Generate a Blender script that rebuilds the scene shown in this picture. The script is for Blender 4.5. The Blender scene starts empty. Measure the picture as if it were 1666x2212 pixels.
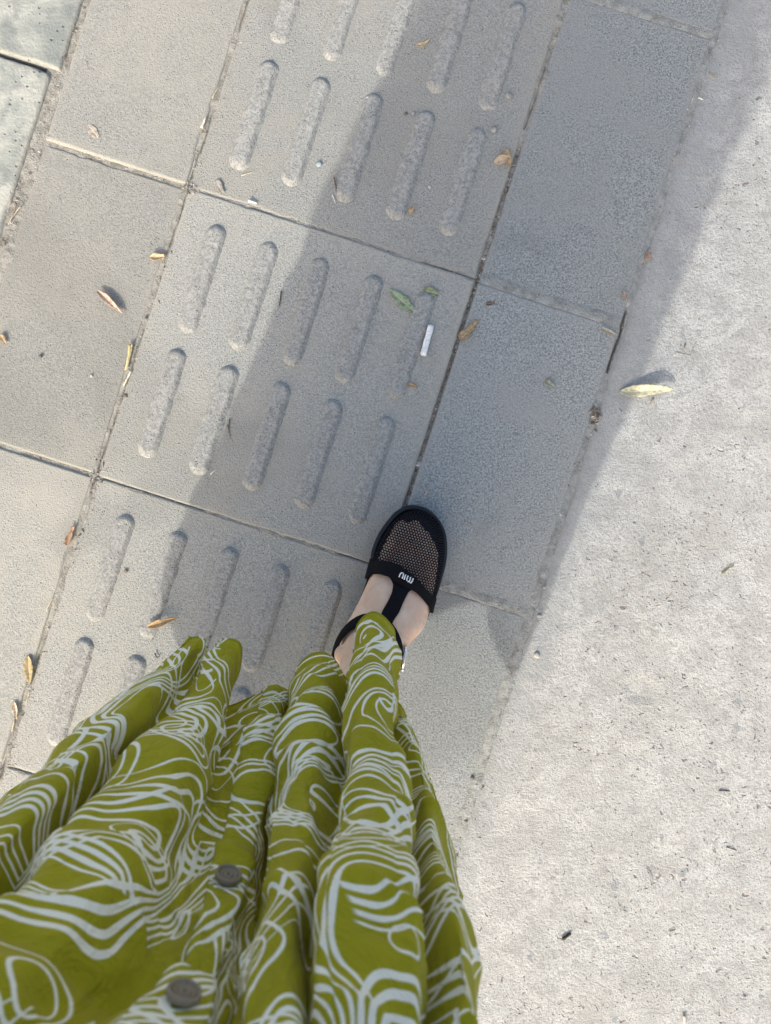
import bpy, bmesh, math, random
import numpy as np
from mathutils import Vector, Matrix, noise as mnoise

SC = bpy.context.scene
COL = SC.collection
R = math.radians

# ------------------------------------------------------------------ camera
CAM_H = 1.015            # phone held flat, looking straight down
FPX = 1662.0             # focal length in pixels of a 1666 x 2212 view
cam_d = bpy.data.cameras.new('camera')
cam_d.sensor_fit = 'VERTICAL'
cam_d.sensor_height = 24.0
cam_d.lens = 24.0 * FPX / 2212.0
cam_d.clip_start = 0.004
cam_d.clip_end = 2000.0
cam_d.dof.use_dof = True
cam_d.dof.focus_distance = 0.98
cam_d.dof.aperture_fstop = 5.6
cam = bpy.data.objects.new('camera', cam_d)
COL.objects.link(cam)
cam.location = (0, 0, CAM_H)
cam.rotation_euler = (0, 0, 0)
SC.camera = cam

# ------------------------------------------------------------------ light
SUN_EL = R(35)
SHADOW_DIR = Vector((0.40, 0.917, 0)).normalized()    # where shadows fall
world = bpy.data.worlds.new('World')
SC.world = world
world.use_nodes = True
wn = world.node_tree
bg = wn.nodes['Background']
sky = wn.nodes.new('ShaderNodeTexSky')
sky.sky_type = 'NISHITA'
sky.sun_disc = False
sky.sun_elevation = SUN_EL
sky.sun_rotation = math.atan2(-SHADOW_DIR.x, -SHADOW_DIR.y)
sky.air_density = 1.0
sky.dust_density = 5.0
sky.ozone_density = 0.6
wn.links.new(sky.outputs[0], bg.inputs[0])
bg.inputs[1].default_value = 0.15
sun_d = bpy.data.lights.new('sun', 'SUN')
sun_d.energy = 1.5
sun_d.angle = R(0.7)
sun_d.color = (1.0, 0.96, 0.885)
sun = bpy.data.objects.new('sun', sun_d)
COL.objects.link(sun)
sun.location = (-2, -4, 5)
ld = Vector((SHADOW_DIR.x * math.cos(SUN_EL), SHADOW_DIR.y * math.cos(SUN_EL), -math.sin(SUN_EL)))
sun.rotation_euler = ld.to_track_quat('-Z', 'Y').to_euler()
SC.view_settings.view_transform = 'Standard'
SC.view_settings.look = 'None'
SC.view_settings.gamma = 1.0
SC.view_settings.use_curve_mapping = False
SC.view_settings.exposure = 1.18
SC.render.engine = 'CYCLES'
SC.cycles.use_denoising = True
SC.cycles.max_bounces = 6
SC.cycles.sample_clamp_indirect = 6

# ------------------------------------------------------------------ helpers
def W(px, py, z=0.0):
    d = CAM_H - z
    return ((px - 833.0) * d / FPX, (1106.0 - py) * d / FPX)

TA = R(17.7)                         # the paving runs 17.7 degrees off the frame
TC = np.array([-0.1307, 0.1772])
EB = np.array([math.cos(TA), -math.sin(TA)])
EA = np.array([math.sin(TA), math.cos(TA)])
def T(a, b):
    return TC[0] + a * EB[0] + b * EA[0], TC[1] + a * EB[1] + b * EA[1]
def Tinv(x, y):
    dx, dy = x - TC[0], y - TC[1]
    return dx * EB[0] + dy * EB[1], dx * EA[0] + dy * EA[1]

def _hash(ix, iy, seed):
    h = (ix.astype(np.int64) * 374761393 + iy.astype(np.int64) * 668265263 + seed * 974634777) & 0xFFFFFFFF
    h = ((h ^ (h >> 13)) * 1274126177) & 0xFFFFFFFF
    h = ((h ^ (h >> 16)) * 2246822519) & 0xFFFFFFFF
    return ((h ^ (h >> 15)) & 0xFFFFFF) / float(0xFFFFFF)
def vn(x, y, seed=0):
    x = np.asarray(x, float); y = np.asarray(y, float)
    x, y = np.broadcast_arrays(x, y)
    ix, iy = np.floor(x), np.floor(y)
    fx, fy = x - ix, y - iy
    fx = fx * fx * fx * (fx * (fx * 6 - 15) + 10); fy = fy * fy * fy * (fy * (fy * 6 - 15) + 10)
    a = _hash(ix, iy, seed); b = _hash(ix + 1, iy, seed)
    c = _hash(ix, iy + 1, seed); d = _hash(ix + 1, iy + 1, seed)
    return (a * (1 - fx) + b * fx) * (1 - fy) + (c * (1 - fx) + d * fx) * fy * 1.0
def fbm(x, y, seed=0, oct=4, gain=0.5):
    s = 0; amp = 1; tot = 0
    for k in range(oct):
        s = s + amp * (vn(x * 2 ** k + 17.3 * k, y * 2 ** k - 9.1 * k, seed + k * 31) * 2 - 1)
        tot += amp; amp *= gain
    return s / tot
def sstep(a, b, x):
    t = np.clip((x - a) / (b - a), 0, 1)
    return t * t * (3 - 2 * t)

def mesh_np(name, verts, faces, smooth=True, uv=None, attrs=None):
    me = bpy.data.meshes.new(name)
    verts = np.asarray(verts, np.float32)
    if isinstance(faces, np.ndarray):
        n, k = faces.shape
        me.vertices.add(len(verts)); me.vertices.foreach_set('co', verts.ravel())
        me.loops.add(n * k); me.loops.foreach_set('vertex_index', faces.astype(np.int32).ravel())
        me.polygons.add(n); me.polygons.foreach_set('loop_start', np.arange(0, n * k, k, dtype=np.int32))
        me.update(calc_edges=True)
    else:
        me.from_pydata([tuple(map(float, v)) for v in verts], [], faces)
        me.update()
    if smooth:
        me.polygons.foreach_set('use_smooth', np.ones(len(me.polygons), bool))
    if uv is not None:
        l = me.uv_layers.new(name='UVMap')
        vi = np.zeros(len(me.loops), np.int32); me.loops.foreach_get('vertex_index', vi)
        l.data.foreach_set('uv', np.asarray(uv, np.float32)[vi].ravel())
    if attrs:
        for k, arr in attrs.items():
            a = me.attributes.new(k, 'FLOAT', 'POINT')
            a.data.foreach_set('value', np.asarray(arr, np.float32).ravel())
    me.validate()
    return me
def grid_faces(n, m, wrap_m=False, flip=False):
    i = np.arange(n - 1)[:, None]; j = np.arange(m if wrap_m else m - 1)[None, :]
    j2 = (j + 1) % m
    q = np.stack([i * m + j + 0 * i, (i + 1) * m + j, (i + 1) * m + j2, i * m + j2 + 0 * i], -1).reshape(-1, 4)
    return q[:, ::-1].copy() if flip else q
def add(name, me, m, parent=None, loc=None):
    o = bpy.data.objects.new(name, me)
    COL.objects.link(o)
    if m is not None and len(me.materials) == 0:
        me.materials.append(m)
    if parent is not None:
        o.parent = parent
    if loc is not None:
        o.location = loc
    return o
def empty(name, loc=(0, 0, 0)):
    o = bpy.data.objects.new(name, None)
    COL.objects.link(o); o.location = loc; o.empty_display_size = 0.05
    return o
def tag(o, label=None, cat=None, group=None, kind=None):
    if label: o['label'] = label
    if cat: o['category'] = cat
    if group: o['group'] = group
    if kind: o['kind'] = kind
    return o

# ------------------------------------------------------------------ materials
class NT:
    def __init__(s, name):
        s.m = bpy.data.materials.new(name); s.m.use_nodes = True
        s.t = s.m.node_tree; s.t.nodes.clear()
        s.out = s.t.nodes.new('ShaderNodeOutputMaterial')
    def n(s, typ, ins=None, **kw):
        nd = s.t.nodes.new('ShaderNode' + typ)
        for k, v in kw.items(): setattr(nd, k, v)
        for k, v in (ins or {}).items(): s.set(nd, k, v)
        return nd
    def set(s, nd, k, v):
        sock = nd.inputs[k]
        if hasattr(v, 'is_output') or isinstance(v, bpy.types.NodeSocket): s.t.links.new(v, sock)
        else: sock.default_value = v
    def math(s, op, a, b=None, c=None, clamp=False):
        nd = s.n('Math', operation=op, use_clamp=clamp)
        s.set(nd, 0, a)
        if b is not None: s.set(nd, 1, b)
        if c is not None: s.set(nd, 2, c)
        return nd.outputs[0]
    def mix(s, f, a, b, blend='MIX'):
        nd = s.n('Mix', data_type='RGBA', blend_type=blend, clamp_factor=True)
        s.set(nd, 0, f)
        s.set(nd, 6, a if hasattr(a, 'node') else tuple(a) + (1,) if len(a) == 3 else a)
        s.set(nd, 7, b if hasattr(b, 'node') else tuple(b) + (1,) if len(b) == 3 else b)
        return nd.outputs[2]
    def noise(s, vec, scale, detail=2.0, rough=0.5, dist=0.0, dim='3D'):
        nd = s.n('TexNoise', {'Scale': scale, 'Detail': detail, 'Roughness': rough, 'Distortion': dist}, noise_dimensions=dim)
        s.t.links.new(vec, nd.inputs['Vector'])
        return nd.outputs['Fac']
    def voro(s, vec, scale, feature='F1', rnd=1.0):
        nd = s.n('TexVoronoi', {'Scale': scale, 'Randomness': rnd}, feature=feature)
        s.t.links.new(vec, nd.inputs['Vector'])
        return nd
    def rng(s, v, a, b, c=0.0, d=1.0, smooth=True):
        nd = s.n('MapRange', {1: a, 2: b, 3: c, 4: d}, clamp=True)
        if smooth: nd.interpolation_type = 'SMOOTHSTEP'
        s.t.links.new(v, nd.inputs[0])
        return nd.outputs[0]
    def pos(s): return s.n('NewGeometry').outputs['Position']
    def attr(s, name): return s.n('Attribute', attribute_name=name).outputs['Fac']
    def bump(s, h, strength, dist, nrm=None):
        nd = s.n('Bump', {'Strength': strength, 'Distance': dist})
        s.t.links.new(h, nd.inputs['Height'])
        if nrm is not None: s.t.links.new(nrm, nd.inputs['Normal'])
        return nd.outputs[0]
    def bsdf(s, col, rough=0.9, nrm=None, metal=0.0, spec=0.3, **kw):
        nd = s.n('BsdfPrincipled')
        s.set(nd, 'Base Color', col if hasattr(col, 'node') else tuple(col) + (1,))
        s.set(nd, 'Roughness', rough); s.set(nd, 'Metallic', metal); s.set(nd, 'Specular IOR Level', spec)
        if nrm is not None: s.t.links.new(nrm, nd.inputs['Normal'])
        for k, v in kw.items(): s.set(nd, k, v)
        return nd.outputs[0]
    def done(s, sh):
        s.t.links.new(sh, s.out.inputs['Surface']); return s.m

def mat_slab(name, c_lo, c_hi, dust, grain=1.0, speck=0.0):
    k = NT(name); p = k.pos()
    big = k.noise(p, 5.5, 3, 0.55)
    mid = k.noise(p, 34, 3, 0.6)
    fine = k.noise(p, 520, 2, 0.6)
    fine2 = k.noise(p, 400, 3, 0.72)
    col = k.mix(k.rng(fine2, 0.36, 0.64), c_lo, c_hi)
    # pale aggregate grains and dark pores
    vg = k.voro(p, 330)
    col = k.mix(k.math('MULTIPLY', k.rng(vg.outputs['Distance'], 0.34, 0.16), 0.20 + speck), col, [min(1, c * 1.45) for c in c_hi])
    vp = k.voro(p, 240)
    pores = k.math('MULTIPLY', k.rng(vp.outputs['Distance'], 0.24, 0.10), k.rng(k.noise(p, 60, 1), 0.42, 0.60))
    col = k.mix(k.math('MULTIPLY', pores, 0.42 + speck), col, [c * 0.42 for c in c_lo])
    # dust film in soft patches and drifting along the edges
    ed = k.attr('edge')
    dpatch = k.rng(k.math('ADD', k.math('MULTIPLY', big, 0.75), k.math('MULTIPLY', mid, 0.35)), 0.50, 0.66)
    dedge = k.rng(k.math('ADD', ed, k.math('MULTIPLY', k.math('SUBTRACT', mid, 0.5), 0.03)), 0.016, -0.002)
    df = k.math('MAXIMUM', k.math('MULTIPLY', dpatch, 0.60), k.math('MULTIPLY', dedge, 0.75))
    col = k.mix(df, col, dust)
    st = k.rng(k.noise(p, 11, 4, 0.6, 0.4), 0.60, 0.74)
    col = k.mix(k.math('MULTIPLY', st, 0.16), col, [c * 0.62 for c in c_lo])
    st2 = k.rng(k.noise(p, 2.6, 3, 0.6, 0.6), 0.50, 0.64)
    col = k.mix(k.math('MULTIPLY', st2, 0.30), col, [c * 0.72 for c in c_lo])
    oi = k.n('ObjectInfo')
    tone = k.rng(oi.outputs['Random'], 0.0, 1.0, 0.90, 1.08, False)
    hs = k.n('HueSaturation', {'Value': tone, 'Color': col}); col = hs.outputs[0]
    h = k.math('ADD', k.math('MULTIPLY', fine, 0.8), k.math('MULTIPLY', fine2, 1.3))
    h = k.math('SUBTRACT', h, k.math('MULTIPLY', pores, 0.9))
    nrm = k.bump(h, 0.9 * grain, 0.0012)
    return k.done(k.bsdf(col, 0.92, nrm, spec=0.2))

DUST = (0.338, 0.324, 0.278)
M_TACT = mat_slab('tactile_concrete', (0.240, 0.242, 0.220), (0.368, 0.368, 0.332), DUST, 1.0)
M_LEFT = mat_slab('paver_concrete', (0.232, 0.232, 0.208), (0.342, 0.338, 0.302), DUST, 0.9)
M_RIGHT = mat_slab('dark_paver_concrete', (0.158, 0.170, 0.163), (0.340, 0.356, 0.338), (0.280, 0.282, 0.262), 0.9, 0.12)

def mat_bar():
    k = NT('raised_bar_concrete'); p = k.pos()
    f1 = k.noise(p, 300, 3, 0.65); f2 = k.noise(p, 120, 2, 0.5)
    hh = k.attr('rise')
    col = k.mix(k.rng(f1, 0.38, 0.62), (0.222, 0.222, 0.204), (0.332, 0.330, 0.302))
    vp = k.voro(p, 270)
    pores = k.math('MULTIPLY', k.rng(vp.outputs['Distance'], 0.30, 0.10), k.rng(f2, 0.40, 0.58))
    col = k.mix(k.math('MULTIPLY', pores, 0.28), col, (0.13, 0.128, 0.115))
    worn = k.math('MULTIPLY', k.rng(hh, 0.55, 1.0), k.rng(k.noise(p, 45, 2), 0.42, 0.62))
    col = k.mix(k.math('MULTIPLY', worn, 0.15), col, (0.42, 0.41, 0.385))
    col = k.mix(k.math('MULTIPLY', k.rng(hh, 0.35, 0.0), 0.5), col, DUST)
    h = k.math('ADD', f1, k.math('MULTIPLY', k.noise(p, 560, 2), 0.5))
    h = k.math('SUBTRACT', h, k.math('MULTIPLY', pores, 1.0))
    return k.done(k.bsdf(col, 0.92, k.bump(h, 0.75, 0.0015), spec=0.2))
M_BAR = mat_bar()

def mat_dirt(name='joint_dirt', lo=(0.215, 0.205, 0.175), hi=(0.318, 0.308, 0.268)):
    k = NT(name); p = k.pos()
    n1 = k.noise(p, 70, 4, 0.65); n2 = k.noise(p, 420, 2, 0.6)
    col = k.mix(k.rng(n1, 0.35, 0.65), lo, hi)
    v = k.voro(p, 300)
    col = k.mix(k.math('MULTIPLY', k.rng(v.outputs['Distance'], 0.3, 0.12), 0.35), col, (0.46, 0.43, 0.38))
    col = k.mix(k.math('MULTIPLY', k.rng(k.noise(p, 130, 3), 0.60, 0.70), 0.5), col, (0.12, 0.095, 0.075))
    h = k.math('ADD', n1, n2)
    return k.done(k.bsdf(col, 0.95, k.bump(h, 0.9, 0.0018), spec=0.1))
M_DIRT = mat_dirt()
M_DUSTG = mat_dirt('grey_dust', (0.205, 0.212, 0.196), (0.300, 0.308, 0.286))

def mat_apron():
    k = NT('cast_concrete'); p = k.pos()
    big = k.noise(p, 4.0, 4, 0.6); mid = k.noise(p, 22, 4, 0.65); fine = k.noise(p, 230, 3, 0.65); f3 = k.noise(p, 75, 3, 0.6)
    col = k.mix(k.rng(mid, 0.36, 0.64), (0.348, 0.349, 0.326), (0.430, 0.430, 0.404))
    col = k.mix(k.math('MULTIPLY', k.rng(big, 0.52, 0.68), 0.35), col, (0.335, 0.328, 0.290))
    col = k.mix(k.math('MULTIPLY', k.rng(fine, 0.50, 0.68), 0.55), col, (0.25, 0.243, 0.225))
    col = k.mix(k.math('MULTIPLY', k.rng(f3, 0.48, 0.68), 0.55), col, (0.270, 0.266, 0.238))
    grn = k.noise(p, 430, 3, 0.7)
    col = k.mix(k.math('MULTIPLY', k.rng(grn, 0.48, 0.64), 0.68), col, (0.225, 0.225, 0.208))
    # air holes and exposed stones; denser away from the trowelled edge
    dens = k.rng(k.math('ADD', k.attr('away'), k.math('MULTIPLY', k.math('SUBTRACT', big, 0.5), 1.9)), 0.02, 0.50)
    wv = k.n('VectorMath', operation='ADD')
    k.t.links.new(p, wv.inputs[0])
    ns = k.n('TexNoise', {'Scale': 110.0, 'Detail': 1.0})
    k.t.links.new(p, ns.inputs['Vector'])
    sc = k.n('VectorMath', operation='SCALE'); k.t.links.new(ns.outputs['Color'], sc.inputs[0]); sc.inputs['Scale'].default_value = 0.016
    k.t.links.new(sc.outputs[0], wv.inputs[1])
    v1 = k.voro(wv.outputs[0], 62); v2 = k.voro(wv.outputs[0], 135)
    c1 = k.n('SeparateColor'); k.t.links.new(v1.outputs['Color'], c1.inputs[0])
    c2 = k.n('SeparateColor'); k.t.links.new(v2.outputs['Color'], c2.inputs[0])
    pit1 = k.math('MULTIPLY', k.rng(v1.outputs['Distance'], k_in(0.24), 0.08), k.math('GREATER_THAN', k.math('ADD', c1.outputs[0], k.math('MULTIPLY', dens, 0.30)), 0.98))
    pit2 = k.math('MULTIPLY', k.rng(v2.outputs['Distance'], k_in(0.26), 0.12), k.math('GREATER_THAN', k.math('ADD', c2.outputs[0], k.math('MULTIPLY', dens, 0.50)), 0.96))
    pits = k.math('MAXIMUM', pit1, pit2)
    stone = k.math('MULTIPLY', k.rng(v1.outputs['Distance'], 0.36, 0.30), k.math('LESS_THAN', c1.outputs[1], k.math('MULTIPLY', dens, 0.06)))
    col = k.mix(k.math('MULTIPLY', stone, 0.75), col, (0.21, 0.225, 0.225))
    col = k.mix(k.math('MULTIPLY', pits, 0.55), col, (0.165, 0.112, 0.105))
    # smoother greyer slurry strip along the edge
    sl = k.rng(k.math('ADD', k.attr('away'), k.math('MULTIPLY', k.math('SUBTRACT', mid, 0.5), 0.06)), 0.052, 0.030)
    col = k.mix(k.math('MULTIPLY', sl, 0.55), col, (0.300, 0.308, 0.294))
    sd = k.rng(k.math('ADD', k.attr('away'), k.math('MULTIPLY', k.math('SUBTRACT', f3, 0.5), 0.06)), 0.018, 0.0)
    col = k.mix(k.math('MULTIPLY', sd, 0.8), col, (0.265, 0.270, 0.250))
    h = k.math('ADD', k.math('MULTIPLY', mid, 0.9), k.math('ADD', k.math('MULTIPLY', fine, 1.2), k.math('ADD', k.math('MULTIPLY', f3, 0.9), k.math('MULTIPLY', grn, 1.2))))
    h = k.math('SUBTRACT', h, k.math('MULTIPLY', pits, 1.3))
    return k.done(k.bsdf(col, 0.93, k.bump(h, 0.85, 0.0014), spec=0.2))
def k_in(v): return v
M_APRON = mat_apron()

def mat_kerb():
    k = NT('kerb_stone'); p = k.pos()
    big = k.noise(p, 9, 4, 0.65, 0.5); mid = k.noise(p, 40, 4, 0.6); fine = k.noise(p, 260, 2, 0.6)
    col = k.mix(k.rng(big, 0.38, 0.62), (0.208, 0.226, 0.205), (0.395, 0.395, 0.345))
    col = k.mix(k.math('MULTIPLY', k.rng(mid, 0.52, 0.70), 0.6), col, (0.17, 0.182, 0.172))
    v = k.voro(p, 130)
    c = k.n('SeparateColor'); k.t.links.new(v.outputs['Color'], c.inputs[0])
    pit = k.math('MULTIPLY', k.rng(v.outputs['Distance'], 0.26, 0.12), k.math('GREATER_THAN', c.outputs[0], 0.80))
    col = k.mix(k.math('MULTIPLY', pit, 0.5), col, (0.10, 0.104, 0.10))
    ed = k.attr('edge')
    col = k.mix(k.math('MULTIPLY', k.rng(k.math('ADD', ed, k.math('MULTIPLY', mid, 0.02)), 0.022, 0.008), 0.5), col, (0.32, 0.295, 0.25))
    h = k.math('SUBTRACT', k.math('ADD', mid, k.math('MULTIPLY', fine, 0.6)), k.math('MULTIPLY', pit, 1.2))
    return k.done(k.bsdf(col, 0.9, k.bump(h, 0.9, 0.0018), spec=0.25))
M_KERB = mat_kerb()

def mat_ground():
    k = NT('ground_concrete'); p = k.pos()
    col = k.mix(k.noise(p, 3, 5, 0.6), (0.26, 0.25, 0.23), (0.40, 0.39, 0.36))
    return k.done(k.bsdf(col, 0.95, k.bump(k.noise(p, 90, 4), 0.5, 0.002), spec=0.15))
M_GROUND = mat_ground()

def mat_objcol(name, rough=0.85, var=0.25, scale=160, bump=0.5, trans=0.0):
    k = NT(name); p = k.pos()
    oi = k.n('ObjectInfo')
    n1 = k.noise(p, scale, 4, 0.65)
    dk = k.mix(1.0, oi.outputs['Color'], (0.55, 0.50, 0.44), 'MULTIPLY')
    col = k.mix(k.math('MULTIPLY', k.rng(n1, 0.42, 0.68), min(1, var * 2.2)), oi.outputs['Color'], dk)
    if name == 'dry_leaf':
        md = k.attr('mid')
        col = k.mix(k.math('MULTIPLY', k.rng(md, 0.16, 0.04), 0.45), col, (0.72, 0.64, 0.46))
        col = k.mix(k.math('MULTIPLY', k.rng(k.math('ADD', md, k.math('MULTIPLY', n1, 0.5)), 1.05, 1.35), 0.6), col, dk)
    nr = k.bump(n1, bump, 0.0006)
    sh = k.bsdf(col, rough, nr, spec=0.25)
    if trans > 0:
        tr = k.n('BsdfTranslucent'); k.t.links.new(col, tr.inputs[0])
        mx = k.n('MixShader'); mx.inputs[0].default_value = trans
        k.t.links.new(sh, mx.inputs[1]); k.t.links.new(tr.outputs[0], mx.inputs[2]); sh = mx.outputs[0]
    return k.done(sh)
M_LEAF = mat_objcol('dry_leaf', 0.75, 0.45, 240, 0.8, 0.12)
M_STICK = mat_objcol('straw_and_twig', 0.85, 0.3, 300, 0.5)
M_PEBBLE = mat_objcol('pebble', 0.85, 0.35, 260, 0.7)
def mat_grit():
    k = NT('grit'); p = k.pos()
    n = k.n('TexWhiteNoise', noise_dimensions='1D')
    gi = k.n('NewGeometry'); k.t.links.new(gi.outputs['Random Per Island'], n.inputs['W'])
    cr = k.n('ValToRGB'); k.t.links.new(n.outputs['Value'], cr.inputs[0])
    e = cr.color_ramp.elements
    e[0].position = 0.0; e[0].color = (0.10, 0.075, 0.055, 1); e[1].position = 1.0; e[1].color = (0.55, 0.52, 0.46, 1)
    for ps, c in ((0.3, (0.20, 0.155, 0.115, 1)), (0.55, (0.30, 0.27, 0.23, 1)), (0.8, (0.36, 0.36, 0.35, 1))):
        x = e.new(ps); x.color = c
    return k.done(k.bsdf(cr.outputs[0], 0.9, k.bump(k.noise(p, 500, 2), 0.5, 0.0005), spec=0.2))
M_GRIT = mat_grit()

def mat_simple(name, col, rough, metal=0.0, spec=0.4, nscale=300, nb=0.2, nd=0.0004, var=0.15, **kw):
    k = NT(name); p = k.pos()
    n = k.noise(p, nscale, 3, 0.6)
    c = k.mix(k.rng(n, 0.3, 0.7), [x * (1 - var) for x in col], [min(1, x * (1 + var)) for x in col])
    return k.done(k.bsdf(c, rough, k.bump(n, nb, nd), metal=metal, spec=spec, **kw))
M_RUBBER = mat_simple('black_rubber', (0.008, 0.010, 0.015), 0.5, spec=0.3, nscale=120)
M_NET = mat_simple('black_net', (0.008, 0.008, 0.014), 0.7, spec=0.25, nscale=700)
M_STRAP = mat_simple('black_elastic', (0.006, 0.006, 0.007), 0.85, spec=0.15, nscale=900, nb=0.5)
M_INSOLE = mat_simple('dark_insole', (0.020, 0.018, 0.022), 0.8)
M_STEEL = mat_simple('polished_metal', (0.78, 0.78, 0.74), 0.18, metal=1.0, spec=0.5, nb=0.05)
M_BUTTON = mat_simple('pearl_grey_button', (0.235, 0.19, 0.125), 0.55, metal=0.0, spec=0.3, nscale=900, nb=0.05, var=0.12)
M_HAIR = mat_simple('dark_hair', (0.02, 0.014, 0.01), 0.45, nscale=500, nb=0.8)
M_PHONE = mat_simple('phone_shell', (0.03, 0.032, 0.036), 0.25, spec=0.6)
M_GLASS = mat_simple('lens_glass', (0.004, 0.004, 0.006), 0.06, spec=0.8, nb=0.0)

def mat_skin():
    k = NT('skin'); p = k.pos()
    n1 = k.noise(p, 38, 3, 0.6); n2 = k.noise(p, 420, 2, 0.5)
    col = k.mix(k.rng(n1, 0.3, 0.7), (0.72, 0.47, 0.31), (0.80, 0.57, 0.40))
    col = k.mix(k.math('MULTIPLY', k.rng(k.noise(p, 90, 3, 0.6, 0.5), 0.50, 0.70), 0.35), col, (0.58, 0.34, 0.235))
    col = k.mix(k.math('MULTIPLY', k.rng(k.noise(p, 22, 2, 0.5, 2.0), 0.56, 0.64), 0.18), col, (0.42, 0.34, 0.27))
    nr = k.bump(k.math('ADD', n2, k.math('MULTIPLY', k.noise(p, 120, 2), 0.9)), 0.35, 0.0007)
    nr = k.bump(k.noise(p, 34, 2, 0.5, 1.5), 0.35, 0.003, nr)
    nd = k.bsdf(col, 0.5, nr, spec=0.35)
    bs = [x for x in k.t.nodes if x.type == 'BSDF_PRINCIPLED'][0]
    bs.inputs['Subsurface Weight'].default_value = 0.25
    bs.inputs['Subsurface Radius'].default_value = (0.012, 0.005, 0.003)
    bs.inputs['Subsurface Scale'].default_value = 0.5
    return k.done(nd)
M_SKIN = mat_skin()

def mat_dress():
    k = NT('printed_cotton')
    uv = k.n('UVMap').outputs[0]
    def shift(dx, dy):
        a = k.n('VectorMath', operation='ADD'); k.t.links.new(uv, a.inputs[0]); a.inputs[1].default_value = (dx, dy, 0)
        return a.outputs[0]
    def family(dx, dy, scale, period, nline, wlo, whi, dist, keep, e=0.0015):
        fs = []
        for ox, oy in ((0, 0), (e, 0), (0, e)):
            v = shift(dx + ox, dy + oy)
            fs.append(k.noise(v, scale, 0.5, 0.4, dist, '2D'))
        gx = k.math('DIVIDE', k.math('SUBTRACT', fs[1], fs[0]), e); gy = k.math('DIVIDE', k.math('SUBTRACT', fs[2], fs[0]), e)
        gr = k.math('SQRT', k.math('ADD', k.math('MULTIPLY', gx, gx), k.math('MULTIPLY', gy, gy)))
        gr = k.math('MAXIMUM', gr, 0.55)
        wob = k.noise(shift(dx, dy), 75.0, 1, 0.5, 0, '2D')
        x = k.math('MULTIPLY', k.math('FRACT', k.math('DIVIDE', fs[0], period)), float(nline))
        dmet = k.math('DIVIDE', k.math('MULTIPLY', k.math('ABSOLUTE', k.math('SUBTRACT', k.math('FRACT', x), 0.5)), period / nline), gr)
        wn_ = k.noise(shift(dx + 3.1, dy - 2.2), 16.0, 1, 0.5, 0, '2D')
        wid = k.math('ADD', k.rng(wn_, 0.34, 0.68, wlo, whi), k.math('MULTIPLY', k.math('SUBTRACT', wob, 0.5), 0.0006))
        wid = k.math('MINIMUM', wid, k.math('DIVIDE', 0.27 * period / nline, gr))
        line = k.math('LESS_THAN', dmet, wid)
        live = k.math('LESS_THAN', x, keep)
        return k.math('MULTIPLY', line, live)
    A = family(0.0, 0.0, 8.4, 0.25, 6.5, 0.0009, 0.0021, 0.18, 4.0)
    B = family(5.7, 2.9, 7.4, 0.26, 6.5, 0.0009, 0.0022, 0.25, 3.5)
    msk = k.rng(k.noise(shift(1.3, 8.8), 7.0, 1, 0.5, 0, '2D'), 0.40, 0.41)
    pr = k.math('MAXIMUM', A, k.math('MULTIPLY', B, msk))
    p = k.pos()
    weave = k.noise(uv, 900, 2, 0.6)
    tone = k.noise(uv, 30, 3, 0.6)
    olive = k.mix(tone, (0.320, 0.292, 0.007), (0.385, 0.350, 0.010))
    white = k.mix(tone, (0.86, 0.83, 0.68), (0.92, 0.88, 0.74))
    col = k.mix(pr, olive, white)
    nr = k.bump(weave, 0.15, 0.0003)
    nr = k.bump(k.noise(uv, 34, 4, 0.62, 1.4), 0.85, 0.008, nr)
    sh = k.bsdf(col, 0.72, nr, spec=0.2, **{'Sheen Weight': 0.08})
    tr = k.n('BsdfTranslucent'); k.t.links.new(col, tr.inputs[0]); k.t.links.new(nr, tr.inputs['Normal'])
    mx = k.n('MixShader'); mx.inputs[0].default_value = 0.16
    k.t.links.new(sh, mx.inputs[1]); k.t.links.new(tr.outputs[0], mx.inputs[2])
    return k.done(mx.outputs[0])
M_DRESS = mat_dress()

# ------------------------------------------------------------------ the setting
def flat_sheet(name, half, z, m):
    v = [(-half, -half, z), (half, -half, z), (half, half, z), (-half, half, z)]
    return add(name, mesh_np(name, v, [(0, 1, 2, 3)], False), m)
tag(flat_sheet('ground', 600, -0.09, M_GROUND), kind='structure')

def axis(lo, hi, step, edge, estep):
    """coordinates from lo to hi, denser close to both ends"""
    e = np.arange(0, edge, estep)
    n = max(2, int(round((hi - lo - 2 * edge) / step)))
    return np.concatenate([lo + e, np.linspace(lo + edge, hi - edge, n + 1), hi - e[::-1]])

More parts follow.
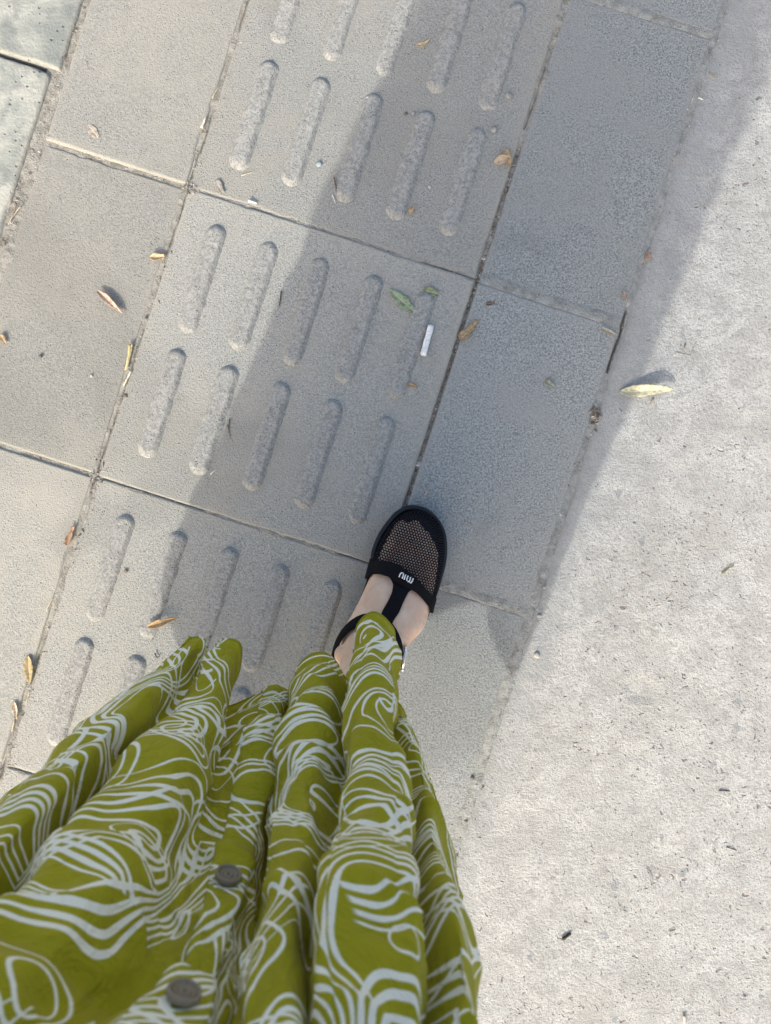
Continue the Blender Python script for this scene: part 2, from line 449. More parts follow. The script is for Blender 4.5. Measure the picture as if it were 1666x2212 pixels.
def slab_mesh(name, w, l, seed, r0=0.0035, chip=0.0035, step=0.006, thick=0.05, uneven=0.0005, tilt=(0, 0)):
    xs = axis(-w / 2, w / 2, step, 0.008, 0.0016); ys = axis(-l / 2, l / 2, step, 0.008, 0.0016)
    X, Y = np.meshgrid(xs, ys, indexing='ij')
    ox, oy = seed * 3.17, seed * 1.91
    d = np.minimum(np.minimum(X + w / 2, w / 2 - X), np.minimum(Y + l / 2, l / 2 - Y))
    dn = d - chip * np.clip(fbm((X + ox) * 95, (Y + oy) * 95, seed, 3) * 0.9 + fbm((X + ox) * 22, (Y + oy) * 22, seed + 5, 2) * 0.9 - 0.15, 0, 1)
    rr = r0
    t = np.clip(dn / rr, -0.6, 1)
    drop = rr * (1 - np.sqrt(np.clip(1 - (1 - np.clip(t, 0, 1)) ** 2, 0, 1))) + np.where(t < 0, -t * rr * 1.2, 0)
    Z = -drop + uneven * fbm((X + ox) * 9, (Y + oy) * 9, seed + 9, 3) + 0.00022 * fbm((X + ox) * 120, (Y + oy) * 120, seed + 3, 2)
    Z = Z + tilt[0] * X + tilt[1] * Y
    n, m = X.shape
    V = np.stack([X, Y, Z], -1).reshape(-1, 3)
    F = grid_faces(n, m)
    idx = np.arange(n * m).reshape(n, m)
    ring = np.concatenate([idx[:-1, 0], idx[-1, :-1], idx[:0:-1, -1], idx[0, :0:-1]])
    low = V[ring].copy(); low[:, 2] = -thick
    base = len(V); k = len(ring); j = np.arange(k)
    S = np.stack([ring, ring[(j + 1) % k], base + (j + 1) % k, base + j], -1)[:, ::-1]
    V = np.concatenate([V, low])
    e = np.concatenate([d.ravel(), np.zeros(k)])
    return mesh_np(name, V, np.concatenate([F, S]), attrs={'edge': e})

def bar_mesh(seed):
    L, Rr, Hh = 0.154, 0.0158, 0.0054
    pad = 0.008
    xs = np.arange(-Rr - pad, Rr + pad + 1e-6, 0.0018); ys = np.arange(-L / 2 - pad, L / 2 + pad + 1e-6, 0.0020)
    X, Y = np.meshgrid(xs, ys, indexing='ij')
    seg = L / 2 - Rr
    yy = np.abs(Y) - seg
    dist = np.where(yy > 0, np.hypot(X, yy), np.abs(X))
    dist = dist + 0.0012 * fbm((X + seed) * 90, Y * 90, seed, 2)
    prof = 1 - sstep(0.42 * Rr, 1.10 * Rr, dist)
    wear = 1 - 0.30 * np.clip(fbm((X + seed * 2.0) * 14, Y * 14, seed + 4, 2) + 0.1, 0, 1)
    nz = 0.0006 * fbm((X + seed) * 240, Y * 240, seed + 1, 2) * sstep(0.02, 0.4, prof)
    Z = -0.0016 + (Hh + 0.0016) * prof * wear + nz
    V = np.stack([X, Y, Z], -1).reshape(-1, 3)
    return mesh_np('raised_bar', V, grid_faces(*X.shape), attrs={'rise': prof.ravel()})

pavement = empty('pavement', (TC[0], TC[1], 0)); pavement.rotation_euler = (0, 0, -TA)
tag(pavement, kind='structure')
bedv = [(-0.42, -3.4, -0.016), (0.41, -3.4, -0.016), (0.41, 3.0, -0.016), (-0.42, 3.0, -0.016)]
add('sand_bed', mesh_np('sand_bed', bedv, [(0, 1, 2, 3)], False), M_DIRT, pavement)

rng = random.Random(4)
BARS = [bar_mesh(s) for s in (3, 11, 27, 42, 58, 71)]
ROWS = list(range(-4, 4)) + [-8, -7, -6, -5, 4, 5, 6, 7]
ZOFF = {}
for k in ROWS:
    near = -3 <= k <= 2
    st = 0.006 if near else 0.03
    # tactile tile
    zt = rng.uniform(-0.0008, 0.0008)
    t = add('tactile_tile', slab_mesh('tactile_tile', 0.3958, 0.3986, 20 + k, 0.0020, 0.0028, st, tilt=(rng.uniform(-.002, .002), rng.uniform(-.003, .003))), M_TACT, pavement, (0, k * 0.4, zt))
    for row, yc in ((0, 0.0905), (1, -0.081)):
        for c in range(5):
            a = (c - 2) * 0.0722 - 0.001
            b = add('raised_bar', BARS[rng.randrange(6)], M_BAR, t, (a + rng.uniform(-.0007, .0007), yc - 0.001 * row + rng.uniform(-.001, .001), rng.uniform(-0.0009, 0.0003)))
            b.rotation_euler = (0, 0, rng.uniform(-.008, .008) + (math.pi if rng.random() < .5 else 0))
    add('paving_slab', slab_mesh('paving_slab', 0.1945, 0.3945, 50 + k, 0.0022, 0.0042, st, tilt=(rng.uniform(-.003, .003), -0.004)), M_LEFT, pavement, (-0.3005, k * 0.4, rng.uniform(-.001, .001)))
    add('dark_paving_slab', slab_mesh('dark_paving_slab', 0.1968, 0.3945, 90 + k, 0.0035, 0.002, st, tilt=(rng.uniform(-.002, .002), rng.uniform(-.002, .002))), M_RIGHT, pavement, (0.3012, k * 0.4, rng.uniform(-.0008, .0008)))

def strip(name, along, c, half, lo, hi, zfun, seed, dx=0.0016, dl=0.0022, m=None):
    xs = np.arange(-half, half + 1e-6, dx); ls = np.arange(lo, hi, dl)
    X, L = np.meshgrid(xs, ls, indexing='ij')
    Z = zfun(X, L)
    if along == 'b': V = np.stack([c + X, L, Z], -1)
    else: V = np.stack([L, c + X, Z], -1)
    F = grid_faces(*X.shape)
    if along != 'b': F = F[:, ::-1].copy()
    return add(name, mesh_np(name, V.reshape(-1, 3), F), m or M_DIRT, pavement)
def zj(level, rough, seed, half, droop=0.003, crack=0.0, cw=0.0009, wander=0.0025):
    def f(X, L):
        z = level(L) if callable(level) else level + 0 * L
        z = z + rough * (0.6 * fbm(X * 170 + seed, L * 170, seed, 3) + 0.9 * fbm(X * 30 + seed, L * 25, seed + 7, 2)) - droop * (np.abs(X) / half) ** 2
        if crack:
            c = wander * fbm(L * 38 + seed, 0 * L, seed + 12, 3)
            on = sstep(-0.15, 0.1, fbm(L * 11 + seed * 3, 0 * L, seed + 14, 2))
            z = z - (crack(L) if callable(crack) else crack) * on * np.exp(-((X - c) / cw) ** 2)
        return z
    return f
LO, HI = -1.1, 1.05
strip('joint_dirt', 'b', -0.199, 0.010, LO, HI, zj(-0.0006, 0.0013, 2, 0.010, 0.0022, 0.004), 2, 0.0009, 0.0018)
strip('joint_dirt', 'b', 0.2005, 0.007, LO, HI, zj(lambda b: -0.0036 + 0.0032 * sstep(0.34, 0.46, b) + 0.0030 * sstep(-0.15, -0.22, b), 0.0022, 3, 0.007, 0.0006, 0.003), 3, 0.0009, 0.0018)
strip('joint_dirt', 'b', 0.4015, 0.009, LO, HI, zj(lambda b: -0.0002 + 0.0015 * sstep(-0.02, -0.22, b), 0.0011, 4, 0.009, 0.0022, lambda b: 0.010 * sstep(-0.10, 0.05, b), 0.0015, 0.003), 4, 0.0009, 0.0018, M_DUSTG)
strip('joint_dirt', 'b', -0.4080, 0.017, LO, HI, zj(-0.0008, 0.0016, 5, 0.017, 0.0015), 5)
for k in range(-3, 3):
    b = k * 0.4 + 0.2
    strip('joint_dirt', 'a', b, 0.009, -0.398, -0.203, zj(-0.0030, 0.0014, 30 + k, 0.009, -0.001), 1)
    strip('joint_dirt', 'a', b, 0.005, -0.196, 0.197, zj(-0.0010, 0.0012, 40 + k, 0.005, 0.0003, 0.004, 0.0007, 0.0010), 1, 0.0008, 0.0018)
    strip('joint_dirt', 'a', b + 0.003, 0.013, 0.204, 0.398, zj(0.0004, 0.0006, 50 + k, 0.013, 0.0028), 1, m=M_DUSTG)

# kerb: long pale stones along the left edge
kerb = empty('kerb', (TC[0], TC[1], 0)); kerb.rotation_euler = (0, 0, -TA); tag(kerb, kind='structure')
for (edge, b0, b1, sd) in ((-0.4065, 0.294, 0.89, 201), (-0.4165, -0.306, 0.289, 202), (-0.413, -0.906, -0.311, 203), (-0.409, 0.895, 1.49, 204), (-0.412, -1.506, -0.911, 205), (-0.411, 1.495, 2.09, 206), (-0.413, 2.095, 2.69, 207), (-0.410, -2.106, -1.511, 208), (-0.412, -2.706, -2.111, 209)):
    w = 0.15
    o = add('kerb_stone', slab_mesh('kerb_stone', w, b1 - b0, sd, 0.004, 0.005, 0.006, 0.09, 0.001), M_KERB, kerb, (edge - w / 2, (b0 + b1) / 2, 0.0035))
    o['label'] = 'pale mottled kerb stone'

# cast concrete apron on the right
def apron():
    xs = np.concatenate([np.arange(0, 0.03, 0.0016), np.arange(0.03, 0.95, 0.0045), np.array([1.0, 1.2, 1.6, 2.5, 5, 12, 40])])
    ys = np.concatenate([np.array([-40, -12, -5, -2.5, -1.6, -1.3]), np.arange(-1.15, 0.75, 0.0045), np.array([0.8, 1.0, 1.5, 2.5, 5, 12, 40])])
    X, Y = np.meshgrid(xs, ys, indexing='ij')
    wob = 0.0022 * fbm(Y * 40, 0 * Y, 77, 3) + 0.0025 * fbm(Y * 9, 0 * Y, 78, 2)
    k = np.clip(1 - X / 0.03, 0, 1)
    A = 0.4020 + X + wob * k
    Z = 0.0016 * fbm(A * 7, Y * 7, 60, 3) + 0.0005 * fbm(A * 60, Y * 60, 61, 3) + 0.0006
    Z = Z - 0.004 * (1 - sstep(0, 0.006, X)) + 0.0012 * (1 - sstep(0.02, 0.06, X)) * fbm(A * 30, Y * 30, 62, 3)
    # a shallow scar where something was pulled out of the wet concrete
    wx, wy = W(1388, 1490); sa, sb = Tinv(wx, wy)
    da, db = A - sa, Y - sb
    ang = np.arctan2(db, da)
    rad = (np.abs(da / 0.0225) ** 4 + np.abs(db / 0.0155) ** 4) ** 0.25 + 0.30 * fbm(np.cos(ang) * 1.9 + 5, np.sin(ang) * 1.9, 66, 3)
    Z = Z - 0.0013 * (1 - sstep(0.90, 1.0, rad)) + 0.0005 * np.exp(-((rad - 1.05) / 0.06) ** 2)
    far = sstep(1.0, 3.0, np.abs(Y) + 0 * X)
    V = np.stack([A, Y, Z], -1).reshape(-1, 3)
    o = add('concrete_apron', mesh_np('concrete_apron', V, grid_faces(*X.shape), attrs={'away': X.ravel()}), M_APRON, None, (TC[0], TC[1], 0))
    o.rotation_euler = (0, 0, -TA)
    tag(o, kind='structure')
apron()

# ------------------------------------------------------------------ the person
def closed_cr(P, n):
    """closed Catmull-Rom through P (k,d) with n samples per span"""
    P = np.asarray(P, float); k = len(P)
    t = np.linspace(0, 1, n, endpoint=False)[:, None]
    out = []
    for i in range(k):
        p0, p1, p2, p3 = P[i - 1], P[i], P[(i + 1) % k], P[(i + 2) % k]
        out.append(0.5 * ((2 * p1) + (-p0 + p2) * t + (2 * p0 - 5 * p1 + 4 * p2 - p3) * t ** 2 + (-p0 + 3 * p1 - 3 * p2 + p3) * t ** 3))
    return np.concatenate(out)
def interp_cr(xs, P, x):
    """Hermite interpolation of rows P(xs) at x, finite-difference slopes"""
    xs = np.asarray(xs, float); P = np.asarray(P, float)
    m = np.zeros_like(P)
    dx = np.diff(xs)
    sl = np.diff(P, axis=0) / dx.reshape(-1, *([1] * (P.ndim - 1)))
    m[1:-1] = 0.5 * (sl[1:] + sl[:-1]); m[0] = sl[0]; m[-1] = sl[-1]
    i = np.clip(np.searchsorted(xs, x) - 1, 0, len(xs) - 2)
    h = dx[i]; t = (x - xs[i]) / h
    sh = (-1,) + (1,) * (P.ndim - 1)
    t = t.reshape(sh); h = h.reshape(sh)
    return (2 * t ** 3 - 3 * t ** 2 + 1) * P[i] + (t ** 3 - 2 * t ** 2 + t) * h * m[i] + (-2 * t ** 3 + 3 * t ** 2) * P[i + 1] + (t ** 3 - t ** 2) * h * m[i + 1]

BC = np.array([-0.168, -0.392])                 # body axis on plan
FD = np.array([0.30, 0.954]); FD /= np.linalg.norm(FD)
RD = np.array([FD[1], -FD[0]])
def bp(r, f): return BC + r * RD + f * FD

person = empty('person', (BC[0], BC[1], 0))
tag(person, 'person in olive green dress with white wavy lines, looking down at one black shoe', 'person')
PINV = Matrix.Translation((-BC[0], -BC[1], 0))
def padd(name, me, m, parent=None):
    """add a mesh given in world coordinates under the person"""
    me.transform(PINV)
    return add(name, me, m, parent or person)

# shoe and foot frame (right foot)
FT = np.array([0.262, 0.965]); FT /= np.linalg.norm(FT); FR = np.array([FT[1], -FT[0]])
FO = np.array([-0.02888, -0.23034])
class Frame:
    def __init__(s, o, t, r): s.o, s.t, s.r = np.array(o), np.array(t), np.array(r)
    def w(s, S, L, Z):
        S, L, Z = np.broadcast_arrays(np.asarray(S, float), np.asarray(L, float), np.asarray(Z, float))
        return np.stack([s.o[0] + S * s.t[0] + L * s.r[0], s.o[1] + S * s.t[1] + L * s.r[1], Z], -1)
FRAME_R = Frame(FO, FT, FR)
lt = np.array([0.16, 0.987]); lt /= np.linalg.norm(lt)
FRAME_L = Frame((-0.285, -0.585), lt, (-lt[1], lt[0]))        # mirrored

FS = np.array([0.004, 0.02, 0.045, 0.064, 0.08, 0.10, 0.12, 0.14, 0.16, 0.18, 0.20])
FC = np.array([-0.006, -0.007, -0.008, -0.007, -0.001, 0.0075, 0.0100, 0.0115, 0.0125, 0.0125, 0.012])
FW = np.array([0.016, 0.028, 0.035, 0.0385, 0.0425, 0.0455, 0.0440, 0.0425, 0.0400, 0.0378, 0.034])
FZ = np.array([0.060, 0.082, 0.095, 0.097, 0.092, 0.083, 0.073, 0.063, 0.0535, 0.0465, 0.041])
ZB = 0.027
PE = 2.5
def foot_sec(s): return np.interp(s, FS, FC), np.interp(s, FS, FW), np.interp(s, FS, FZ)
def foot_z(s, l, off=0.0):
    c, w, zt = foot_sec(s)
    tau = np.clip(np.abs((l - c) / (w + off)), 0, 0.985)
    return ZB + (zt + off - ZB) * (1 - tau ** PE) ** (1 / PE)

def loft(rings, cap=True):
    rings = np.asarray(rings); n, m = rings.shape[:2]
    V = rings.reshape(-1, 3); F = [tuple(q) for q in grid_faces(n, m, True)]
    if cap:
        F.append(tuple(range(m))[::1]); F.append(tuple((n - 1) * m + j for j in range(m))[::-1])
    return V, F
class Bag:
    def __init__(s): s.V = []; s.F = []; s.n = 0
    def add(s, VF):
        V, F = VF
        s.V.append(np.asarray(V, float)); s.F += [tuple(i + s.n for i in f) for f in F]; s.n += len(V)
    def mesh(s, name, smooth=True): return mesh_np(name, np.concatenate(s.V), s.F, smooth)
def tube(pts, rad, m=16, squash=None):
    """loft of circles (or ellipses squash=(ru, rv) multipliers) along pts"""
    pts = np.asarray(pts, float); n = len(pts)
    rings = []
    tan = np.gradient(pts, axis=0); tan /= np.linalg.norm(tan, axis=1)[:, None] + 1e-12
    ref = np.array([0, 0, 1.0]) if abs(tan[0][2]) < 0.8 else np.array([RD[0], RD[1], 0])
    ang = np.linspace(0, 2 * math.pi, m, endpoint=False)
    for i in range(n):
        u = ref - tan[i] * (ref @ tan[i]); u /= np.linalg.norm(u); v = np.cross(tan[i], u)
        r = rad[i]; ru, rv = (r, r) if np.isscalar(r) else r
        rings.append(pts[i] + np.cos(ang)[:, None] * u * ru + np.sin(ang)[:, None] * v * rv)
    return loft(rings)
def smooth_path(pts, rad, n):
    pts = np.asarray(pts, float); rad = np.asarray(rad, float)
    x = np.arange(len(pts), dtype=float); q = np.linspace(0, len(pts) - 1, n)
    return interp_cr(x, pts, q), interp_cr(x, rad, q)

body = Bag()
def build_leg(fr, side, hip, knee_bulge):
    # foot
    ss = np.linspace(0.004, 0.20, 40)
    ang = np.linspace(0, 2 * math.pi, 36, endpoint=False)
    rings = []
    for s_ in ss:
        c, w, zt = foot_sec(s_)
        ca, sa = np.cos(ang), np.sin(ang)
        l = c + w * np.sign(ca) * np.abs(ca) ** (2 / PE)
        hz = (zt - ZB)
        z = np.where(sa > 0, ZB + 0.012 + (hz - 0.012) * np.abs(sa) ** (2 / PE), ZB + 0.012 - 0.012 * np.abs(sa) ** 0.6)
        rings.append(fr.w(s_ + 0 * l, l, z))
    body.add(loft(rings))
    # toes
    for (l, s0, s1, r, z) in ((-0.0110, 0.168, 0.2255, 0.0108, 0.0350), (0.0045, 0.170, 0.2310, 0.0088, 0.0350), (0.0165, 0.168, 0.2280, 0.0088, 0.0346), (0.0280, 0.163, 0.2210, 0.0086, 0.0342), (0.0380, 0.155, 0.2110, 0.0080, 0.0336)):
        q = np.linspace(0, 1, 9)
        S = s0 + (s1 - s0) * q
        rad = r * np.array([0.8, 0.92, 0.95, 0.92, 0.94, 1.0, 0.98, 0.80, 0.35])
        Zc = z + 0.005 * np.sin(q * math.pi) - 0.003 * q
        body.add(tube(fr.w(S, l + 0 * S - 0.003 * q * np.sign(l - 0.01), Zc), rad, 12))
    for (l, s1) in ((-0.010, 0.172), (0.003, 0.172), (0.014, 0.170), (0.025, 0.166)):     # tendons over the instep
        S = np.linspace(0.098, s1, 9); Lq = l * (0.55 + 0.45 * np.linspace(0, 1, 9)) + 0.003 * np.linspace(1, 0, 9)
        body.add(tube(fr.w(S, Lq, foot_z(S, Lq) - 0.0016), [0.0034] * 9, 8))
    # heel, ankle, shin, knee, thigh
    a0 = fr.w(0.040, -0.007, 0.045); a1 = fr.w(0.050, -0.007, 0.085); a2 = fr.w(0.050, -0.007, 0.115)
    hip = np.array(hip)
    kn = 0.44 * a2 + 0.56 * hip; kn[2] = 0.47
    P = [a0, a1, a2, a2 * 0.72 + kn * 0.28 - np.append(FD * 0.008, 0), a2 * 0.40 + kn * 0.60 - np.append(FD * 0.014, 0), kn, kn * 0.55 + hip * 0.45, hip]
    Rr = [(0.036, 0.031), (0.038, 0.034), (0.034, 0.031), (0.034, 0.032), (0.043, 0.042), (0.045, 0.044), (0.060, 0.060), (0.082, 0.080)]
    pts, rad = smooth_path(P, Rr, 40)
    m = 24; an = np.linspace(0, 2 * math.pi, m, endpoint=False)
    rings = [p + np.stack([np.cos(an) * r[0] * FT[0] + np.sin(an) * r[1] * FR[0], np.cos(an) * r[0] * FT[1] + np.sin(an) * r[1] * FR[1], 0 * an], -1) for p, r in zip(pts, rad)]
    body.add(loft(rings))
    # ankle bones
    for (s_, l_, z_) in ((0.052, -0.036, 0.094), (0.048, 0.023, 0.086)):
        q = np.linspace(-1, 1, 7); rr = 0.0125 * np.sqrt(np.clip(1 - q ** 2, 0.02, 1))
        body.add(tube(fr.w(s_ + 0 * q, l_ + 0 * q, z_ + q * 0.016), rr, 10))
    # Achilles tendon
    q = np.linspace(0, 1, 8)
    body.add(tube(fr.w(0.008 + 0.006 * q, -0.006 + 0 * q, 0.05 + 0.11 * q), 0.011 + 0 * q, 10))

hipR = bp(0.085, 0.0); hipL = bp(-0.085, 0.0)
build_leg(FRAME_R, 1, (hipR[0], hipR[1], 0.84), 0)
build_leg(FRAME_L, -1, (hipL[0], hipL[1], 0.84), 0)
# trunk
def eill(z, hw, hd, f=0.0, m=32):
    an = np.linspace(0, 2 * math.pi, m, endpoint=False)
    c = BC + f * FD
    return np.stack([c[0] + np.cos(an) * hw * RD[0] + np.sin(an) * hd * FD[0], c[1] + np.cos(an) * hw * RD[1] + np.sin(an) * hd * FD[1], z + 0 * an], -1)
trz = [0.76, 0.82, 0.90, 0.97, 1.03, 1.12, 1.20, 1.27, 1.31, 1.335]
trw = [(0.10, 0.08), (0.158, 0.105), (0.162, 0.108), (0.140, 0.096), (0.128, 0.088), (0.140, 0.100), (0.155, 0.105), (0.165, 0.088), (0.135, 0.065), (0.07, 0.05)]
trf = [0, 0, 0, 0.0, 0.0, 0.01, 0.015, 0.012, 0.015, 0.02]
zz = np.linspace(trz[0], trz[-1], 40)
tw = interp_cr(trz, np.array(trw), zz); tf = np.interp(zz, trz, trf)
body.add(loft([eill(z, w[0], w[1], f) for z, w, f in zip(zz, tw, tf)]))
# neck and head, tilted towards the phone
hd = np.array([*bp(0.0, 0.075), 1.455])
body.add(tube([(*bp(0, 0.015), 1.30), (*bp(0, 0.03), 1.36), (*bp(0, 0.05), 1.42)], [0.058, 0.052, 0.05], 20))
ax_up = np.array([FD[0] * 0.45, FD[1] * 0.45, 0.89]); ax_up /= np.linalg.norm(ax_up)
ax_r = np.array([RD[0], RD[1], 0]); ax_f = np.cross(ax_up, ax_r); ax_f /= np.linalg.norm(ax_f)
if ax_f @ np.array([FD[0], FD[1], -0.5]) < 0: ax_f = -ax_f
def hpt(r, f, u): return hd + r * ax_r + f * ax_f + u * ax_up
def blob(c, ax, m=20):
    rows = np.linspace(-1, 1, 13); an = np.linspace(0, 2 * math.pi, m, endpoint=False)
    rings = []
    for q in rows:
        k = math.sqrt(max(0.0, 1 - q * q)) + 0.02
        rings.append([c + ax[2] * q + k * (math.cos(t) * ax[0] + math.sin(t) * ax[1]) for t in an])
    return loft(rings)
body.add(blob(hpt(0, -0.005, 0.055), (ax_r * 0.074, ax_f * 0.088, ax_up * 0.085)))
body.add(blob(hpt(0, 0.022, -0.005), (ax_r * 0.058, ax_f * 0.066, ax_up * 0.080)))
body.add(blob(hpt(0, 0.082, 0.015), (ax_r * 0.015, ax_f * 0.020, ax_up * 0.026)))      # nose
body.add(blob(hpt(0, 0.078, -0.032), (ax_r * 0.024, ax_f * 0.012, ax_up * 0.009)))     # mouth
for s in (-1, 1):
    body.add(blob(hpt(s * 0.074, -0.005, 0.02), (ax_r * 0.010, ax_f * 0.018, ax_up * 0.030)))   # ears
    body.add(blob(hpt(s * 0.030, 0.072, 0.045), (ax_r * 0.018, ax_f * 0.014, ax_up * 0.010)))   # brow
# arms holding the phone
PH = np.array([0.016, -0.062, CAM_H + 0.0075])
for s in (-1, 1):
    sh = np.array([*bp(s * 0.165, 0.01), 1.275]); el = np.array([*bp(s * 0.225, 0.045), 1.045])
    wr = np.array([PH[0] + s * 0.085, PH[1] - 0.075, CAM_H + 0.030])
    palm = np.array([PH[0] + s * 0.052, PH[1] - 0.020, CAM_H + 0.026])
    pts, rad = smooth_path([sh, 0.5 * (sh + el), el, 0.55 * el + 0.45 * wr, wr, palm], [0.050, 0.042, 0.037, 0.036, 0.025, 0.022], 40)
    body.add(tube(pts, rad, 18))
    for i in range(4):
        y = PH[1] + 0.022 - i * 0.019
        ln = (0.90, 1.0, 0.95, 0.78)[i]
        p0 = np.array([PH[0] + s * 0.056, y, CAM_H + 0.024])
        p1 = np.array([PH[0] + s * 0.052, y + 0.002, CAM_H + 0.012])
        fp = [palm, p0, p1, np.array([PH[0] + s * (0.050 - 0.016 * ln), y + 0.004, CAM_H + 0.0105])]
        fp, fr_ = smooth_path(fp, [0.012, 0.0090, 0.0085, 0.0065], 14)
        body.add(tube(fp, fr_, 10))
    tp, tr_ = smooth_path([palm, np.array([PH[0] + s * 0.040, PH[1] - 0.028, CAM_H + 0.026]), np.array([PH[0] + s * 0.018, PH[1] - 0.015, CAM_H + 0.024])], [0.014, 0.011, 0.008], 12)
    body.add(tube(tp, tr_, 10))
bme = body.mesh('body')
bo = padd('body', bme, M_SKIN)
rm = bo.modifiers.new('fuse', 'REMESH'); rm.mode = 'VOXEL'; rm.voxel_size = 0.0036; rm.use_smooth_shade = True
sm = bo.modifiers.new('soften', 'SMOOTH'); sm.factor = 0.5; sm.iterations = 4
# eyes, looking down at the phone
for s_e in (-1, 1):
    eb = Bag(); eb.add(blob(hpt(s_e * 0.030, 0.084, 0.030), (ax_r * 0.012, ax_f * 0.006, ax_up * 0.0045)))
    padd('eye', eb.mesh('eye'), M_GLASS)
# hair
hb = Bag()
hb.add(blob(hpt(0, -0.018, 0.066), (ax_r * 0.084, ax_f * 0.090, ax_up * 0.088)))
hb.add(tube([hpt(0, -0.085, 0.06), hpt(0, -0.11, -0.02), hpt(0, -0.10, -0.12), hpt(0, -0.085, -0.22)], [0.045, 0.05, 0.042, 0.012], 18))
padd('hair', hb.mesh('hair'), M_HAIR)

# ---- the shoe
OUT = [(0.0, -0.006), (0.004, -0.022), (0.018, -0.035), (0.04, -0.041), (0.07, -0.040), (0.10, -0.036), (0.1373, -0.0328), (0.1599, -0.0345), (0.177, -0.0367), (0.1988, -0.0344),
       (0.2196, -0.0271), (0.2346, -0.0194), (0.2456, -0.0071), (0.249, 0.0073), (0.2471, 0.0219), (0.2383, 0.0373), (0.225, 0.0491), (0.2081, 0.0561), (0.188, 0.0603), (0.1668, 0.0606),
       (0.1456, 0.0601), (0.1178, 0.0560), (0.09, 0.046), (0.06, 0.035), (0.035, 0.029), (0.015, 0.022), (0.003, 0.008)]
OUTD = closed_cr(np.array(OUT), 6)
def inset(poly, d):
    t = np.roll(poly, -1, 0) - np.roll(poly, 1, 0); t /= np.linalg.norm(t, axis=1)[:, None]
    n = np.stack([-t[:, 1], t[:, 0]], -1)
    cen = poly.mean(0)
    if ((poly + n * 0.001 - cen) ** 2).sum() > ((poly - cen) ** 2).sum(): n = -n
    return poly + n * d
def build_shoe(fr, mirrored):
    prof = [(0.004, 0.0), (0.0012, 0.0015), (0.0, 0.006), (0.0, 0.0195), (0.0012, 0.0215), (0.0022, 0.0222), (0.0010, 0.0232), (0.0004, 0.0262), (0.0012, 0.0296), (0.0035, 0.0312), (0.0056, 0.0306), (0.0068, 0.0285), (0.0072, 0.0235)]
    rings = []
    for (d, z) in prof:
        q = inset(OUTD, d); rings.append(fr.w(q[:, 0], q[:, 1], z + 0 * q[:, 0]))
    V, F = loft(rings)
    root = padd('shoe', mesh_np('shoe', V, F), M_RUBBER)
    q = inset(OUTD, 0.0071)
    rings = [fr.w(q[:, 0], q[:, 1], 0.0240 + 0 * q[:, 0])]
    c = q.mean(0)
    for k_ in (0.9, 0.6, 0.2): rings.append(fr.w(c[0] + (q[:, 0] - c[0]) * k_, c[1] + (q[:, 1] - c[1]) * k_, 0.0240 + 0.0008 * (1 - k_) + 0 * q[:, 0]))
    V, F = loft(rings)
    padd('insole', mesh_np('insole', V, F), M_INSOLE, root)

    # toe net: honeycomb of real holes over the toe box
    s0, l0, fs, fl = 0.150, 0.0125, 0.0912, 0.0432
    def rho(s, l):
        ll = l - l0 - 0.0 - (s - s0) * (0.02)
        return (np.abs((s - s0) / fs) ** 2.35 + np.abs(ll / fl) ** 2.35) ** (1 / 2.35)
    def dome(s, l):
        r = np.clip(rho(s, l), 0, 1.03)
        return 0.0300 + 0.0300 * np.clip(1 - r ** 2.3, -0.05, 1) ** 0.80 if False else 0.0300 + 0.0330 * np.clip(1 - r ** 4.5, 0, 1) ** 0.52
    BT_L = np.array([-0.040, -0.0285, -0.0095, 0.0045, 0.0172, 0.0289, 0.0428, 0.0546, 0.066])
    BT_S = np.array([0.1640, 0.1664, 0.1710, 0.1691, 0.1636, 0.1578, 0.1481, 0.1417, 0.134])
    pit = 0.0036
    verts = {}; VV = []; FF = []
    def vid(x, y):
        key = (round(x * 2e5), round(y * 2e5))
        if key not in verts:
            verts[key] = len(VV); VV.append((x, y))
        return verts[key]
    hr = pit / math.sqrt(3)
    for i in range(-40, 45):
        for j in range(0, 60):
            l = i * pit + (j % 2) * pit / 2; s = 0.11 + j * pit * math.sqrt(3) / 2
            if rho(s, l) > 1.0 or s < s0 - 0.03 or s < np.interp(l, BT_L, BT_S) - 0.004: continue
            FF.append([vid(l + hr * math.sin(R(60 * q_)), s + hr * math.cos(R(60 * q_))) for q_ in range(6)])
    VV = np.array(VV)
    P3 = fr.w(VV[:, 1], VV[:, 0], dome(VV[:, 1], VV[:, 0]))
    me = mesh_np('toe_net', P3, [tuple(f) for f in FF])
    if mirrored:
        me.flip_normals()
    net = padd('toe_net', me, M_NET, root)
    wf = net.modifiers.new('strands', 'WIREFRAME'); wf.thickness = 0.0018; wf.use_even_offset = False; wf.use_boundary = True
    # welt trim where the net meets the rim
    an = np.linspace(-0.15 * math.pi, 1.15 * math.pi, 70)
    e = 2 / 2.35
    tl = np.sign(np.cos(an)) * np.abs(np.cos(an)) ** e * fl; ts = np.sign(np.sin(an)) * np.abs(np.sin(an)) ** e * fs
    S = s0 + ts; Lr = l0 + tl + ts * 0.02
    V, F = tube(fr.w(S, Lr, 0.0305 + 0 * S), [0.0021] * len(S), 8)
    padd('welt_trim', mesh_np('welt_trim', V, F), M_STRAP, root)

    # elastic band across the instep
    BB_L = np.array([-0.040, -0.031, -0.0265, -0.0182, -0.0071, 0.0, 0.010, 0.0207, 0.0244, 0.0305, 0.0425, 0.051, 0.0541, 0.066])
    BB_S = np.array([0.1380, 0.1421, 0.1506, 0.1534, 0.1536, 0.150, 0.148, 0.1445, 0.1453, 0.1436, 0.1367, 0.1301, 0.1230, 0.118])
    ph = np.linspace(-math.pi / 2, math.pi / 2, 60); rows = np.linspace(0, 1, 8)
    off = 0.0032
    G = []
